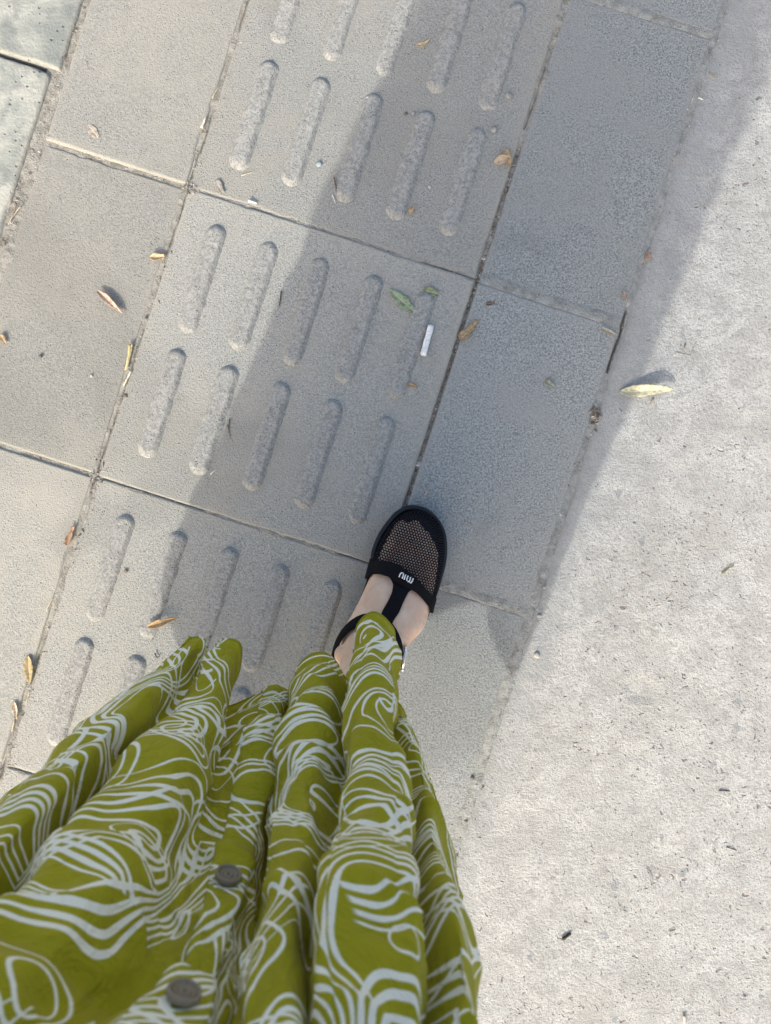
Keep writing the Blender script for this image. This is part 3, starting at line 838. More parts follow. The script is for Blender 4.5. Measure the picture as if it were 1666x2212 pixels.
    for p_ in ph:
        li = 0.0125 + 0.046 * np.sign(math.sin(p_)) * abs(math.sin(p_)) ** (2 / PE)
        st, sb = np.interp(li, BT_L, BT_S) + 0.0015, np.interp(li, BB_L, BB_S)
        s_ = sb + (st - sb) * rows
        c, w, zt = foot_sec(s_); c = 0.0118 + 0 * c; w = 0.0440 + 0 * w
        l = c + (w + off) * np.sign(math.sin(p_)) * abs(math.sin(p_)) ** (2 / PE)
        z = np.maximum(ZB + (zt + off - ZB) * abs(math.cos(p_)) ** (2 / PE), 0.027)
        if abs(math.cos(p_)) > 0.25: z = np.maximum(z, dome(s_, l) + 0.0014)
        G.append(fr.w(s_, l, z))
    me = mesh_np('instep_band', np.array(G).reshape(-1, 3), grid_faces(60, 8))
    b = padd('instep_band', me, M_STRAP, root); so = b.modifiers.new('thickness', 'SOLIDIFY'); so.thickness = 0.0018; so.offset = 0

    # centre strap of the T
    s_ = np.linspace(0.100, 0.158, 26); u_ = np.linspace(0, 1, 9)
    lL = np.interp(s_, [0.100, 0.114, 0.1238, 0.1356, 0.1456, 0.150, 0.156], [-0.006, -0.0042, -0.0012, 0.0012, 0.0004, -0.003, -0.010])
    lR = np.interp(s_, [0.100, 0.1059, 0.1159, 0.1336, 0.1426, 0.147, 0.156], [0.0105, 0.0115, 0.0155, 0.0186, 0.0212, 0.026, 0.032])
    S2 = s_[:, None] + 0 * u_; L2 = lL[:, None] + (lR - lL)[:, None] * u_
    me = mesh_np('centre_strap', fr.w(S2, L2, foot_z(S2, L2, 0.0028)).reshape(-1, 3), grid_faces(26, 9))
    b = padd('centre_strap', me, M_STRAP, root); so = b.modifiers.new('thickness', 'SOLIDIFY'); so.thickness = 0.0018; so.offset = 0

    # ankle strap, a loop round the ankle
    an = np.linspace(0, 2 * math.pi, 72, endpoint=False)
    ca, sa = np.cos(an), np.sin(an)
    front = np.clip(ca, 0, 1) ** 1.2
    rings = []
    for (k_, zo) in ((0.0, 0.0), (0.5, 0.0), (1.0, 0.0)):
        S = 0.047 + 0.056 * ca - k_ * (0.012 * front + 0.001) + 0.004
        Lr = -0.0075 + (0.0420 - 0.0045 * k_) * sa
        Zs = 0.066 + 0.011 * k_ + 0.010 * front
        zf = foot_z(np.clip(S, 0.06, 0.2), Lr, 0.0030)
        Zs = np.where(ca > 0.25, np.maximum(Zs, zf), Zs)
        rings.append(fr.w(S, Lr, Zs))
    V = np.array(rings).reshape(-1, 3)
    me = mesh_np('ankle_strap', V, grid_faces(3, 72, True))
    b = padd('ankle_strap', me, M_STRAP, root); so = b.modifiers.new('thickness', 'SOLIDIFY'); so.thickness = 0.0018; so.offset = 1
    # heel sling from the strap to the sole
    an = np.linspace(0.55 * math.pi, 1.45 * math.pi, 40)
    G = []
    for z in np.linspace(0.026, 0.062, 6):
        G.append(fr.w(0.047 + 0.0485 * np.cos(an) * (1 - 0.02), -0.0065 + 0.0375 * np.sin(an), z + 0.012 * (-np.cos(an) - 0.4) * (z > 0.05)))
    me = mesh_np('heel_counter', np.array(G).reshape(-1, 3), grid_faces(6, 40))
    b = padd('heel_counter', me, M_STRAP, root); so = b.modifiers.new('thickness', 'SOLIDIFY'); so.thickness = 0.0018; so.offset = 0
    # buckle on the outer side
    bz, bl = 0.074, 0.0385
    def bar(p, q_, r):
        return tube([fr.w(*p), fr.w(*[(x + y) / 2 for x, y in zip(p, q_)]), fr.w(*q_)], [r] * 3, 10)
    bag = Bag()
    A_, B_, C_, D_ = (0.0765, bl - 0.004, bz + 0.009), (0.0505, bl - 0.0005, bz + 0.007), (0.0505, bl, bz - 0.008), (0.0765, bl - 0.0035, bz - 0.006)
    for p, q_ in ((A_, B_), (B_, C_), (C_, D_), (D_, A_)): bag.add(bar(p, q_, 0.0021))
    bag.add(bar((0.0765, bl - 0.003, bz + 0.001), (0.0505, bl + 0.001, bz), 0.0012))
    padd('buckle', bag.mesh('buckle'), M_STEEL, root)

    # metal letters on the band, read from the toe
    def strokes(pl, rad=0.0010):
        bg_ = Bag()
        for P in pl:
            P = np.array(P, float)
            # image-space pixel offsets turned into plan positions on the band
            d = CAM_H - 0.062
            wx = (846 + 0.0651 * P[:, 0] - 833) * d / FPX - FO[0]; wy = (1106 - 1182.3 - 0.0651 * P[:, 1]) * d / FPX - FO[1]
            s_ = wx * FT[0] + wy * FT[1]; l_ = wx * FR[0] + wy * FR[1]
            tau = np.clip(np.abs((l_ - 0.0118) / (0.0440 + off)), 0, 0.985)
            z = np.maximum(ZB + (foot_sec(s_)[2] + off - ZB) * (1 - tau ** PE) ** (1 / PE), dome(s_, l_) + 0.0014) + 0.0014
            if len(s_) > 2:
                x = np.arange(len(s_), dtype=float); qn = np.linspace(0, len(s_) - 1, len(s_) * 4)
                s_, l_, z = [interp_cr(x, a, qn) for a in (s_, l_, z)]
            else:
                s_, l_, z = [np.linspace(a[0], a[1], 4) for a in (s_, l_, z)]
            bg_.add(tube(fr.w(s_, l_, z), [rad] * len(s_), 8))
        return bg_
    letters = [
        ('u', [[(248, 985), (285, 880), (330, 838), (378, 850), (395, 905), (345, 1025)]]),
        ('i', [[(470, 895), (408, 1068)]]),
        ('m', [[(552, 930), (508, 1040), (515, 1095), (560, 1125), (600, 1090), (632, 975)], [(580, 1130), (625, 1160), (665, 1140), (720, 1015)]]),
    ]
    for nm, pl in letters:
        padd('metal_letter', strokes(pl).mesh('metal_letter'), M_STEEL, root)
    return root
shoe_r = build_shoe(FRAME_R, False)
shoe_r['label'] = 'black closed-toe mesh shoe with T strap and silver letters'
shoe_l = build_shoe(FRAME_L, True)
shoe_l['label'] = 'the other black mesh shoe, under the skirt'

# ---- the dress
LV = np.array([0.245, 0.37, 0.50, 0.62, 0.73, 0.84, 0.96, 1.08, 1.18, 1.27, 1.325])
HWU = {0.73: (0.232, 0.160), 0.84: (0.227, 0.152), 0.96: (0.205, 0.140), 1.08: (0.180, 0.132), 1.18: (0.182, 0.130), 1.27: (0.178, 0.105), 1.325: (0.095, 0.075)}
# (plan angle, hem height shift, [plan x,y at z .245 .37 .50 .62])
VIS = [
    (-62, 0.00, [(-.262, -.215), (-.285, -.225), (-.300, -.240), (-.310, -.255)]),
    (-50, 0.00, [(-.203, -.1345), (-.247, -.173), (-.259, -.1985), (-.270, -.222)]),
    (-45, 0.00, [(-.1937, -.127), (-.226, -.160), (-.242, -.191), (-.256, -.217)]),
    (-41, 0.00, [(-.184, -.1265), (-.205, -.155), (-.227, -.190), (-.243, -.217)]),
    (-38, 0.00, [(-.1793, -.134), (-.200, -.168), (-.230, -.205), (-.247, -.235)]),
    (-35, 0.00, [(-.178, -.152), (-.201, -.192), (-.230, -.246), (-.240, -.272)]),
    (-31, 0.00, [(-.168, -.1316), (-.186, -.167), (-.203, -.199), (-.213, -.216)]),
    (-26, 0.00, [(-.1557, -.1284), (-.168, -.163), (-.181, -.194), (-.188, -.211)]),
    (-21, 0.00, [(-.1455, -.1345), (-.149, -.168), (-.156, -.197), (-.162, -.215)]),
    (-16, 0.00, [(-.1475, -.160), (-.140, -.190), (-.143, -.219), (-.149, -.238)]),
    (-10, 0.00, [(-.160, -.195), (-.144, -.214), (-.133, -.239), (-.132, -.252)]),
    (-2, 0.00, [(-.1177, -.177), (-.117, -.204), (-.112, -.229), (-.109, -.2375)]),
    (4, 0.00, [(-.1057, -.177), (-.105, -.2055), (-.1015, -.231), (-.099, -.239)]),
    (9, 0.00, [(-.0964, -.190), (-.096, -.216), (-.089, -.2365), (-.087, -.2435)]),
    (14, 0.00, [(-.102, -.254), (-.094, -.256), (-.082, -.258), (-.077, -.258)]),
    (17, 0.00, [(-.0904, -.170), (-.087, -.202), (-.075, -.223), (-.069, -.235)]),
    (19, 0.00, [(-.0848, -.1525), (-.081, -.188), (-.071, -.214), (-.065, -.229)]),
    (22, 0.00, [(-.070, -.142), (-.070, -.178), (-.063, -.209), (-.058, -.226)]),
    (25, 0.00, [(-.0545, -.1455), (-.053, -.181), (-.049, -.211), (-.048, -.228)]),
    (28.5, 0.00, [(-.036, -.170), (-.033, -.213), (-.035, -.241), (-.040, -.256)]),
    (32, 0.008, [(-.031, -.134), (-.028, -.174), (-.030, -.203), (-.033, -.224)]),
    (34, 0.012, [(-.0265, -.1107), (-.0235, -.160), (-.0255, -.197), (-.028, -.2195)]),
    (37, 0.015, [(-.0120, -.099), (-.0105, -.1535), (-.0115, -.1955), (-.012, -.2175)]),
    (40, 0.010, [(.0032, -.1107), (.003, -.158), (.004, -.198), (.005, -.2185)]),
    (44, 0.00, [(.0083, -.129), (.010, -.168), (.013, -.206), (.0165, -.2235)]),
    (50, 0.00, [(.002, -.192), (.008, -.230), (.011, -.258), (.014, -.270)]),
    (57, 0.01, [(0.0170, -0.1950), (0.0340, -0.2160), (0.0365, -0.2310), (0.0425, -0.2350)]),
    (74, 0.03, [(0.0520, -0.2950), (0.0540, -0.3050), (0.0540, -0.3200), (0.0540, -0.3300)]),
    (92, 0.012, [(0.0640, -0.4150), (0.0560, -0.4200), (0.0510, -0.4250), (0.0490, -0.4300)]),
]
def upper(theta, z):
    hw, hd_ = HWU[z]
    a = R(theta)
    return bp(hw * math.sin(a), hd_ * math.cos(a) + (0.012 if 1.05 < z < 1.25 else 0.0) * max(0, math.cos(a)))
colsP = []; colZ = []
def add_col(theta, dz, pts4):
    colsP.append([np.array(p) for p in pts4] + [upper(theta, z) for z in LV[4:]])
    colZ.append(dz)
for th, dz, p4 in VIS: add_col(th, dz, p4)
fold = [0.02, -0.02, 0.025, -0.015, 0.02, -0.02, 0.022, -0.015, 0.018]
for i, th in enumerate((110, 128, 146, 164, 180, 198, 216, 236, 262, 280)):
    a = R(th); q = fold[i % len(fold)] if th < 262 else 0.0
    pts = []
    for hw, hd_, k_ in ((0.238, 0.168, 1.0), (0.240, 0.166, 0.7), (0.240, 0.164, 0.45), (0.238, 0.162, 0.3)):
        rr = 1 + q * k_ * 4.0 * 0.6
        back = np.array([-0.40, -0.917]) * 0.055 * k_ * (1.0 if 190 < th < 270 else 0.0)
        pts.append(bp(hw * rr * math.sin(a), hd_ * rr * math.cos(a)) + back)
    add_col(th, {110: -0.008, 128: 0.045, 146: 0.105, 164: 0.065, 180: -0.005, 198: -0.012, 216: -0.022, 236: -0.022, 262: -0.015, 280: 0.0}[th], pts)
NSUB = 11
colsP = np.array(colsP)                            # (columns, levels, 2)
ringsL = np.array([closed_cr(colsP[:, i], NSUB) for i in range(len(LV))])    # (levels, n, 2)
hemdz = closed_cr(np.array(colZ)[:, None], NSUB)[:, 0]
nS = ringsL.shape[1]
zs = np.concatenate([np.linspace(LV[0], 0.268, 24, endpoint=False), np.linspace(0.268, 0.74, 145), np.linspace(0.75, LV[-1], 40)])
XY = interp_cr(LV, ringsL, zs)                     # (nz, n, 2)
# cloth length coordinates for the print
i50 = np.argmin(np.abs(zs - 0.46))
seg = np.linalg.norm(np.roll(XY, -1, 1) - XY, axis=2)
u = np.concatenate([[0], np.cumsum(0.5 * seg[i50] + 0.5 * seg[0])[:-1]])
iC = 12 * NSUB                                      # the button line
u = u - u[iC]
Zg = np.repeat(zs[:, None], nS, 1) + hemdz[None, :] * np.clip(1 - (zs[:, None] - LV[0]) / 0.12, 0, 1)
drop = np.concatenate([np.zeros((1, nS)), np.cumsum(np.sqrt(np.sum(np.diff(XY, axis=0) ** 2, 2) + np.diff(zs)[:, None] ** 2), 0)])
Ug = np.repeat(u[None, :], len(zs), 0); Vg = drop
# outward direction on plan
tan = np.roll(XY, -1, 1) - np.roll(XY, 1, 1); tan /= np.linalg.norm(tan, axis=2)[..., None] + 1e-9
nrm2 = np.stack([-tan[..., 1], tan[..., 0]], -1)
# soft creases
def ridge(x, y, sd): return (1 - np.abs(fbm(x, y, sd, 2)) * 2.2).clip(0, 1) ** 2.5
cre = 0.0066 * fbm(Ug * 9 + Vg * 5, Vg * 13 - Ug * 3, 301, 3) + 0.0036 * fbm(Ug * 26, Vg * 34 + Ug * 14, 305, 2)
cre = cre + 0.0090 * ridge(Ug * 8 + Vg * 4, Vg * 14 - Ug * 6, 311) * vn(Ug * 6, Vg * 6, 317) - 0.0095 * ridge(Ug * 7 - Vg * 9, Vg * 7 + Ug * 4, 313) * vn(Ug * 5 + 9, Vg * 5, 319)
amp = sstep(0.0, 0.03, drop) * 0.8 + 0.2
stitch = -0.0011 * np.exp(-((drop - 0.0125) / 0.0013) ** 2) + 0.0007 * (1 - sstep(0.010, 0.0125, drop))
cre = cre + stitch / amp
XYd = XY + nrm2 * (cre * amp)[..., None]
P = np.concatenate([XYd, Zg[..., None]], -1)
uvd = np.stack([Ug, Vg], -1).reshape(-1, 2)
dress = padd('dress', mesh_np('dress', P.reshape(-1, 3), grid_faces(len(zs), nS, True), uv=uvd), M_DRESS)
dress['label'] = 'olive green button-front dress printed with white wavy lines'
# turned hem: a narrow rolled edge
hemP = P[0]
V, F = loft([hemP + np.append(0, 0) * 0 if False else hemP, hemP], False)
rings = []
an = np.linspace(0, 2 * math.pi, 7, endpoint=False)
for a_ in an:
    q = hemP.copy(); q[:, :2] += nrm2[0] * (0.0011 * math.cos(a_)); q[:, 2] += 0.0011 * math.sin(a_)
    rings.append(q)
HV = np.array(rings).transpose(1, 0, 2).reshape(-1, 3)
hf = grid_faces(nS, 7, True)
lastf = np.array([[(nS - 1) * 7 + j, 0 * 7 + j, (j + 1) % 7, (nS - 1) * 7 + (j + 1) % 7] for j in range(7)])
huv = np.stack([np.repeat(u, 7), np.zeros(nS * 7)], -1)
padd('hem', mesh_np('hem', HV, np.concatenate([hf, lastf]), uv=huv), M_DRESS, dress)

# button placket: a separate double strip down the front, print not quite lined up
def surf(uq, iz):
    """point and outward normal on the cloth at arc coordinate uq for height row iz"""
    x = np.stack([np.interp(uq, u, P[iz, :, k_]) for k_ in range(3)], -1)
    n = np.stack([np.interp(uq, u, nrm2[iz, :, k_]) for k_ in range(2)], -1)
    return x, n
pu = np.concatenate([[-0.0150, -0.0149], np.linspace(-0.0145, 0.0145, 12), [0.0149, 0.0150]])
lift = np.concatenate([[0.0, 0.0026], np.full(12, 0.0032), [0.0026, 0.0]])
rows_i = [i for i in range(len(zs)) if zs[i] < 1.29]
PV = []; PUV = []
for i in rows_i:
    x, n = surf(pu, i)
    nn = np.concatenate([n, np.zeros((len(pu), 1))], 1)
    PV.append(x + nn * lift[:, None]); PUV.append(np.stack([pu + 0.21, np.full(len(pu), Vg[i, iC]) + 0.13], -1))
padd('placket', mesh_np('placket', np.array(PV).reshape(-1, 3), grid_faces(len(rows_i), len(pu)), uv=np.array(PUV).reshape(-1, 2)), M_DRESS, dress)

# buttons with turned rings
def button_mesh():
    prof = [(0.0, 0.0006), (0.0009, 0.0008), (0.0014, 0.0022), (0.0021, 0.0026), (0.0028, 0.0022), (0.0033, 0.0011), (0.0039, 0.0011),
            (0.0045, 0.0021), (0.0050, 0.0022), (0.0055, 0.0020), (0.0059, 0.0012), (0.0064, 0.0013), (0.0069, 0.0026), (0.0077, 0.0031), (0.0084, 0.0028), (0.0088, 0.0017),
            (0.0084, 0.0006), (0.0070, 0.0), (0.0, 0.0)]
    m = 40; an = np.linspace(0, 2 * math.pi, m, endpoint=False)
    rings = [np.stack([r_ * np.cos(an), r_ * np.sin(an), z_ + 0 * an], -1) for r_, z_ in [(max(a, 1e-5), b) for a, b in prof]]
    V, F = loft(rings[::-1], False)
    V = V * np.array([1.0, 1.0, 1.5])
    return mesh_np('button', V, F)
BM = button_mesh()
for zb_ in (0.525, 0.645, 0.765, 0.885, 1.00, 1.12, 1.22):
    i = int(np.argmin(np.abs(zs - zb_)))
    x, n = surf(np.array([0.0]), i); x2, _ = surf(np.array([0.0]), i + 2)
    up = (x2 - x)[0]; up /= np.linalg.norm(up)
    nv = np.array([n[0, 0], n[0, 1], 0]); nv -= up * (up @ nv); nv /= np.linalg.norm(nv)
    rt = np.cross(up, nv)
    Mx = Matrix(((rt[0], up[0], nv[0], x[0, 0] + nv[0] * 0.0044 - BC[0]), (rt[1], up[1], nv[1], x[0, 1] + nv[1] * 0.0044 - BC[1]), (rt[2], up[2], nv[2], x[0, 2] + nv[2] * 0.0044), (0, 0, 0, 1)))
    bo_ = add('button', BM, M_BUTTON, dress)
    bo_.matrix_local = Mx

# ---- the phone that takes the picture, just above the lens position
def rounded_box(w, l, t, r, z0):
    pts = []
    for (cx, cy, a0) in ((w / 2 - r, l / 2 - r, 0), (-w / 2 + r, l / 2 - r, 90), (-w / 2 + r, -l / 2 + r, 180), (w / 2 - r, -l / 2 + r, 270)):
        for q in range(7): pts.append((cx + r * math.cos(R(a0 + q * 15)), cy + r * math.sin(R(a0 + q * 15))))
    pts = np.array(pts); c = 1 - 0.0012 / (w / 2)
    rings = [np.column_stack([pts * c, np.full(len(pts), z0)]), np.column_stack([pts, np.full(len(pts), z0 + 0.0015)]), np.column_stack([pts, np.full(len(pts), z0 + t - 0.0015)]), np.column_stack([pts * c, np.full(len(pts), z0 + t)])]
    return loft(rings)
phone = empty('smartphone', (PH[0], PH[1], CAM_H + 0.006))
tag(phone, 'dark smartphone held flat in both hands over the pavement', 'phone')
V, F = rounded_box(0.074, 0.158, 0.0085, 0.009, 0.003)
add('phone_body', mesh_np('phone_body', V, F, False), M_PHONE, phone)
V, F = rounded_box(0.069, 0.150, 0.0006, 0.007, 0.0112)
add('phone_screen', mesh_np('phone_screen', V, F, False), M_GLASS, phone)

# ------------------------------------------------------------------ litter on the paving
def px_dir(dx, dy):
    return math.atan2(-dy, dx)
def leaf_mesh(L, Wd, seed, curl=0.25, fold=0.35, bend=0.0, point=0.55, torn=0.0, twist=0.0, lift=0.0, n=26, m=9):
    """blade along +x: lens outline, folded on the midrib, curled along its length, with a short stalk"""
    t = np.linspace(0, 1, n); v = np.linspace(-1, 1, m)
    half = Wd / 2 * (np.sin(math.pi * t ** point) ** 0.8 + 0.02)
    half = 0.86 * half * (1 + 0.28 * fbm(t * 7 + seed, 0 * t, seed, 3))
    if torn > 0:
        half = np.where(t > 1 - torn, Wd / 2 * np.maximum(0.55, half / (Wd / 2)), half)
    Tt, Vv = np.meshgrid(t, v, indexing='ij')
    hl = half[:, None]
    X = (Tt - 0.5) * L
    if torn > 0:
        X = np.where(Tt > 0.97, X - L * 0.07 * (vn(Vv * 4 + seed, 0 * Vv, seed)), X)
    edge = 1 + 0.16 * fbm(Tt * 16 + seed, Vv * 1.5, seed + 2, 2)
    Y = Vv * hl * edge + bend * L * np.sin(math.pi * Tt)
    Z = fold * np.abs(Vv) * hl + curl * L * (Tt - 0.5) ** 2 + 0.030 * Wd * fbm(Tt * 9 + seed, Vv * 2, seed + 5, 2)
    Z = Z + lift * sstep(0.15, 0.75, Tt) * (1 - 0.25 * sstep(0.8, 1.0, Tt))
    if twist:
        a = twist * (Tt - 0.2); y0 = Vv * hl
        Y = Y - y0 + y0 * np.cos(a); Z = Z + y0 * np.sin(a)
    Z = Z - Z.min() + 0.0004
    V = np.stack([X, Y, Z], -1).reshape(-1, 3)
    F = grid_faces(n, m)
    return mesh_np('leaf', V, F, attrs={'mid': np.abs(Vv).ravel()})
def put_leaf(name, label, px, py, dpx, dpy, Wmm, col, seed, z=0.0, cat='leaf', length=None, group=None, **kw):
    """(dpx, dpy): the blade's direction and length in view pixels"""
    L = length or math.hypot(dpx, dpy) / 1637.0
    me = leaf_mesh(L, Wmm / 1000.0, seed, **kw)
    x, y = W(px, py, z)
    o = add(name, me, M_LEAF, None, (x, y, z + 0.0010))
    o.rotation_euler = (0, 0, px_dir(dpx, dpy))
    o.color = (*col, 1)
    so = o.modifiers.new('thickness', 'SOLIDIFY'); so.thickness = 0.0005; so.offset = 1
    tag(o, label, cat, group)
    return o
TAN = (0.46, 0.34, 0.20); PALE = (0.58, 0.50, 0.37); BROWN = (0.34, 0.20, 0.10); STRAW = (0.60, 0.52, 0.30)
GREEN = (0.30, 0.38, 0.19); DGREEN = (0.27, 0.30, 0.17)
put_leaf('dry_leaf', 'tan dry leaf lying on top of the crossed pair near the dark slabs', 1085, 346, 36, -16, 13, (0.56, 0.42, 0.27), 1, z=0.0022, point=0.8, torn=0.12, curl=0.10)
put_leaf('dry_leaf', 'tan dry leaf under the other of the crossed pair near the dark slabs', 1096, 342, 14, 40, 12, (0.50, 0.37, 0.22), 2, curl=0.08, point=0.8)
put_leaf('dry_leaf', 'small curved straw coloured leaf lying alone at the top edge, in shadow', 915, 93, 32, -17, 6, (0.55, 0.44, 0.27), 3, bend=-0.10, fold=0.5)
put_leaf('leaf_fragment', 'tiny tan leaf scrap beside a raised bar above the middle cross joint', 889, 456, 10, -17, 8, TAN, 4, torn=0.3, curl=0.1)
put_leaf('green_leaf', 'pale green fresh leaf with torn end, larger of the two green ones', 868, 650, 55, 50, 18, (0.30, 0.38, 0.24), 5, torn=0.10, point=1.25, curl=0.12, fold=0.2)
put_leaf('green_leaf', 'small crumpled green leaf, smaller of the two green ones', 931, 632, 32, 10, 15, DGREEN, 6, torn=0.25, point=0.7, curl=0.2, fold=0.3)
put_leaf('dry_leaf', 'golden brown pointed leaf lying across the long dark joint', 1014, 713, 42, -46, 13, (0.42, 0.31, 0.17), 7, curl=0.18, fold=0.55)
put_leaf('dry_leaf', 'small folded tan leaf on the left joint, upper left', 342, 557, 34, -2, 11, (0.60, 0.45, 0.28), 8, torn=0.25, fold=0.8, point=0.8)
put_leaf('dry_leaf', 'long curled pinkish tan leaf on the plain left slab', 241, 655, 56, 50, 14, (0.50, 0.39, 0.31), 9, curl=0.22, fold=0.75, twist=1.3, point=0.7)
put_leaf('leaf_fragment', 'pale flat leaf scrap on the upper left slab', 203, 286, 22, 30, 14, (0.42, 0.375, 0.32), 10, torn=0.3, point=0.8, curl=0.05, fold=0.1)
put_leaf('leaf_fragment', 'tan leaf scrap at the left edge of the photo', 9, 734, 12, 20, 9, TAN, 11, torn=0.3)
put_leaf('dry_leaf', 'orange brown folded leaf stuck in the left joint beside the first bar', 154, 1157, 16, -42, 10, (0.44, 0.29, 0.19), 12, fold=0.9, torn=0.2)
put_leaf('dry_leaf', 'long tan leaf lying on a raised bar above the dress hem', 354, 1343, 66, -20, 11, (0.52, 0.37, 0.20), 13, z=0.0035, curl=0.10, fold=0.9)
put_leaf('dry_leaf', 'yellow brown leaf on the joint, nearest to the dress on the left', 65, 1446, 3, 62, 14, (0.48, 0.39, 0.21), 14, fold=0.6, curl=0.12, point=0.8)
put_leaf('leaf_fragment', 'pale curled leaf scrap in the joint at the lower left edge', 36, 1534, 4, 38, 10, PALE, 15, fold=0.8, torn=0.2)
put_leaf('green_leaf', 'yellow green pointed leaf propped up on the pale concrete', 1393, 846, 114, -2, 17, (0.56, 0.55, 0.38), 16, fold=0.5, curl=0.02, lift=0.013, twist=1.1, point=0.8)
put_leaf('dry_leaf', 'small pinkish leaf in the joint at the concrete edge', 1399, 553, 7, -27, 9, (0.44, 0.30, 0.23), 17, fold=0.6)
put_leaf('leaf_fragment', 'grey brown leaf scrap at the concrete edge above a slab corner', 1349, 640, 6, 20, 8, (0.36, 0.28, 0.23), 18, torn=0.2)
put_leaf('dry_leaf', 'thin greyish leaf on the dark slab corner by the concrete', 1317, 718, 36, 16, 8, (0.40, 0.36, 0.29), 19, fold=0.3, curl=0.1)
put_leaf('leaf_fragment', 'faint greenish leaf scrap alone on the lower dark slab', 1187, 829, 20, 14, 10, (0.31, 0.33, 0.24), 20, torn=0.3, point=0.7, curl=0.05)
put_leaf('leaf_fragment', 'rust coloured leaf scrap between raised bars below the white stick', 892, 833, 22, 8, 6, (0.42, 0.27, 0.15), 21, torn=0.2)
put_leaf('leaf_fragment', 'small dark brown leaf scrap on the dark slab beside the slab corner', 1059, 656, 20, -4, 6, (0.20, 0.14, 0.10), 22, torn=0.2)
put_leaf('leaf_fragment', 'grey leaf scrap on the tactile tile near a crossing of joints', 475, 405, 14, 28, 13, (0.37, 0.345, 0.31), 23, torn=0.3, curl=0.04, fold=0.1)

def stick(name, label, pts, r, col, cat, z=0.0012, taper=0.6, seg=6, group=None):
    P = np.array([(*W(a, b), 0.0) for a, b in pts]); c = P.mean(0); c[2] = 0
    Q = P - c; x = np.arange(len(Q), dtype=float)
    if len(Q) > 2: Q = interp_cr(x, Q, np.linspace(0, len(Q) - 1, len(Q) * 4))
    else: Q = np.linspace(Q[0], Q[1], 6)
    n = len(Q); rr = r * (1 - (1 - taper) * np.linspace(0, 1, n)) * (1 + 0.12 * np.sin(np.arange(n) * 2.3))
    Q[:, 2] = r + 0.0004 * np.sin(np.arange(n) * 1.1)
    V, F = tube(Q, rr, seg)
    o = add(name, mesh_np(name, V, F), M_STICK, None, (c[0], c[1], z))
    o.color = (*col, 1)
    return tag(o, label, cat, group)
WHITE = (0.74, 0.74, 0.70)
# white paper stick: cylinder with a ragged end and a crease
def paper_stick():
    a = np.array(W(931, 705)); b = np.array(W(914, 768)); c = (a + b) / 2
    d = b - a; L = np.linalg.norm(d); d /= L
    n = 14; m = 14; an = np.linspace(0, 2 * math.pi, m, endpoint=False)
    s = np.linspace(-L / 2, L / 2, n); r = 0.0041
    rings = []
    for i, q in enumerate(s):
        k = 1 - 0.10 * math.exp(-((q + L * 0.12) / 0.0012) ** 2) - 0.08 * math.exp(-((q - L * 0.28) / 0.001) ** 2)
        jag = 0.0011 * np.sin(an * 3 + 1) if i == n - 1 else 0 * an
        rings.append(np.stack([q + jag, r * k * np.cos(an), r * 0.86 * (1 + np.sin(an)) * k], -1))
    V, F = loft(rings)
    o = add('paper_stick', mesh_np('paper_stick', V, F), M_STICK, None, (c[0], c[1], 0.0008))
    o.rotation_euler = (0, 0, math.atan2(d[1], d[0])); o.color = (0.80, 0.81, 0.80, 1)
    tag(o, 'short white paper stick lying beside a raised bar', 'stick')
paper_stick()
stick('straw', 'yellow straw lying along the left joint, thickest of its bunch', [(283, 745), (279, 775), (273, 800)], 0.0020, (0.62, 0.53, 0.27), 'straw')
stick('straw', 'thin yellow straw beside the thick one in the left joint', [(288, 743), (284, 765), (276, 797)], 0.0011, (0.58, 0.47, 0.25), 'straw', z=0.002)
stick('straw', 'pale flat straw just below the yellow straws in the left joint', [(285, 803), (277, 818), (269, 833)], 0.0014, (0.70, 0.64, 0.50), 'straw')
stick('straw', 'short white straw on the cross joint under the upper bars', [(538, 436), (556, 441)], 0.0018, WHITE, 'straw')
stick('straw', 'cream coloured sliver in the left joint near the top', [(437, 279), (442, 266), (446, 256)], 0.0019, (0.68, 0.62, 0.52), 'straw')
stick('straw', 'thin pale straw in the left joint above the cream sliver', [(460, 214), (473, 188)], 0.0008, PALE, 'straw')
stick('straw', 'short cream straw above a raised bar on the shadow edge', [(792, 214), (804, 208)], 0.0012, (0.68, 0.60, 0.46), 'straw')
stick('straw', 'fine straw crossing the lower tip of an upper bar', [(522, 381), (548, 372)], 0.0006, (0.62, 0.54, 0.38), 'straw')
stick('twig', 'dark bent twig on the shadow edge beside an upper bar', [(722, 385), (725, 400), (727, 415)], 0.0011, (0.13, 0.09, 0.07), 'twig')
stick('straw', 'thin white straw below the dark bent twig on the shadow edge', [(718, 421), (725, 440)], 0.0007, WHITE, 'straw')
stick('twig', 'dark twig at the shadow edge between raised bars, left of the green leaves', [(608, 630), (606, 648), (604, 662)], 0.0010, (0.09, 0.07, 0.06), 'twig')
stick('twig', 'fine dark twig standing alone between lower bars in the shadow', [(497, 905), (494, 935)], 0.0007, (0.14, 0.11, 0.09), 'twig')
stick('twig', 'slender brown twig beside the shadowed bar in the middle tile', [(492, 918), (498, 945)], 0.0007, (0.22, 0.17, 0.13), 'twig')
stick('straw', 'white sliver at the lower tip of a raised bar', [(456, 1025), (466, 1015)], 0.0010, WHITE, 'straw')
stick('straw', 'pale straw in the left joint above the yellow brown leaf', [(103, 1319), (109, 1304), (116, 1292)], 0.0010, PALE, 'straw')
stick('straw', 'pale straw hanging below the yellow brown leaf', [(66, 1490), (62, 1506), (57, 1522)], 0.0007, PALE, 'straw')
stick('straw', 'straw in the joint at the lower left corner by the dress', [(34, 1553), (27, 1580)], 0.0010, (0.55, 0.47, 0.34), 'straw')
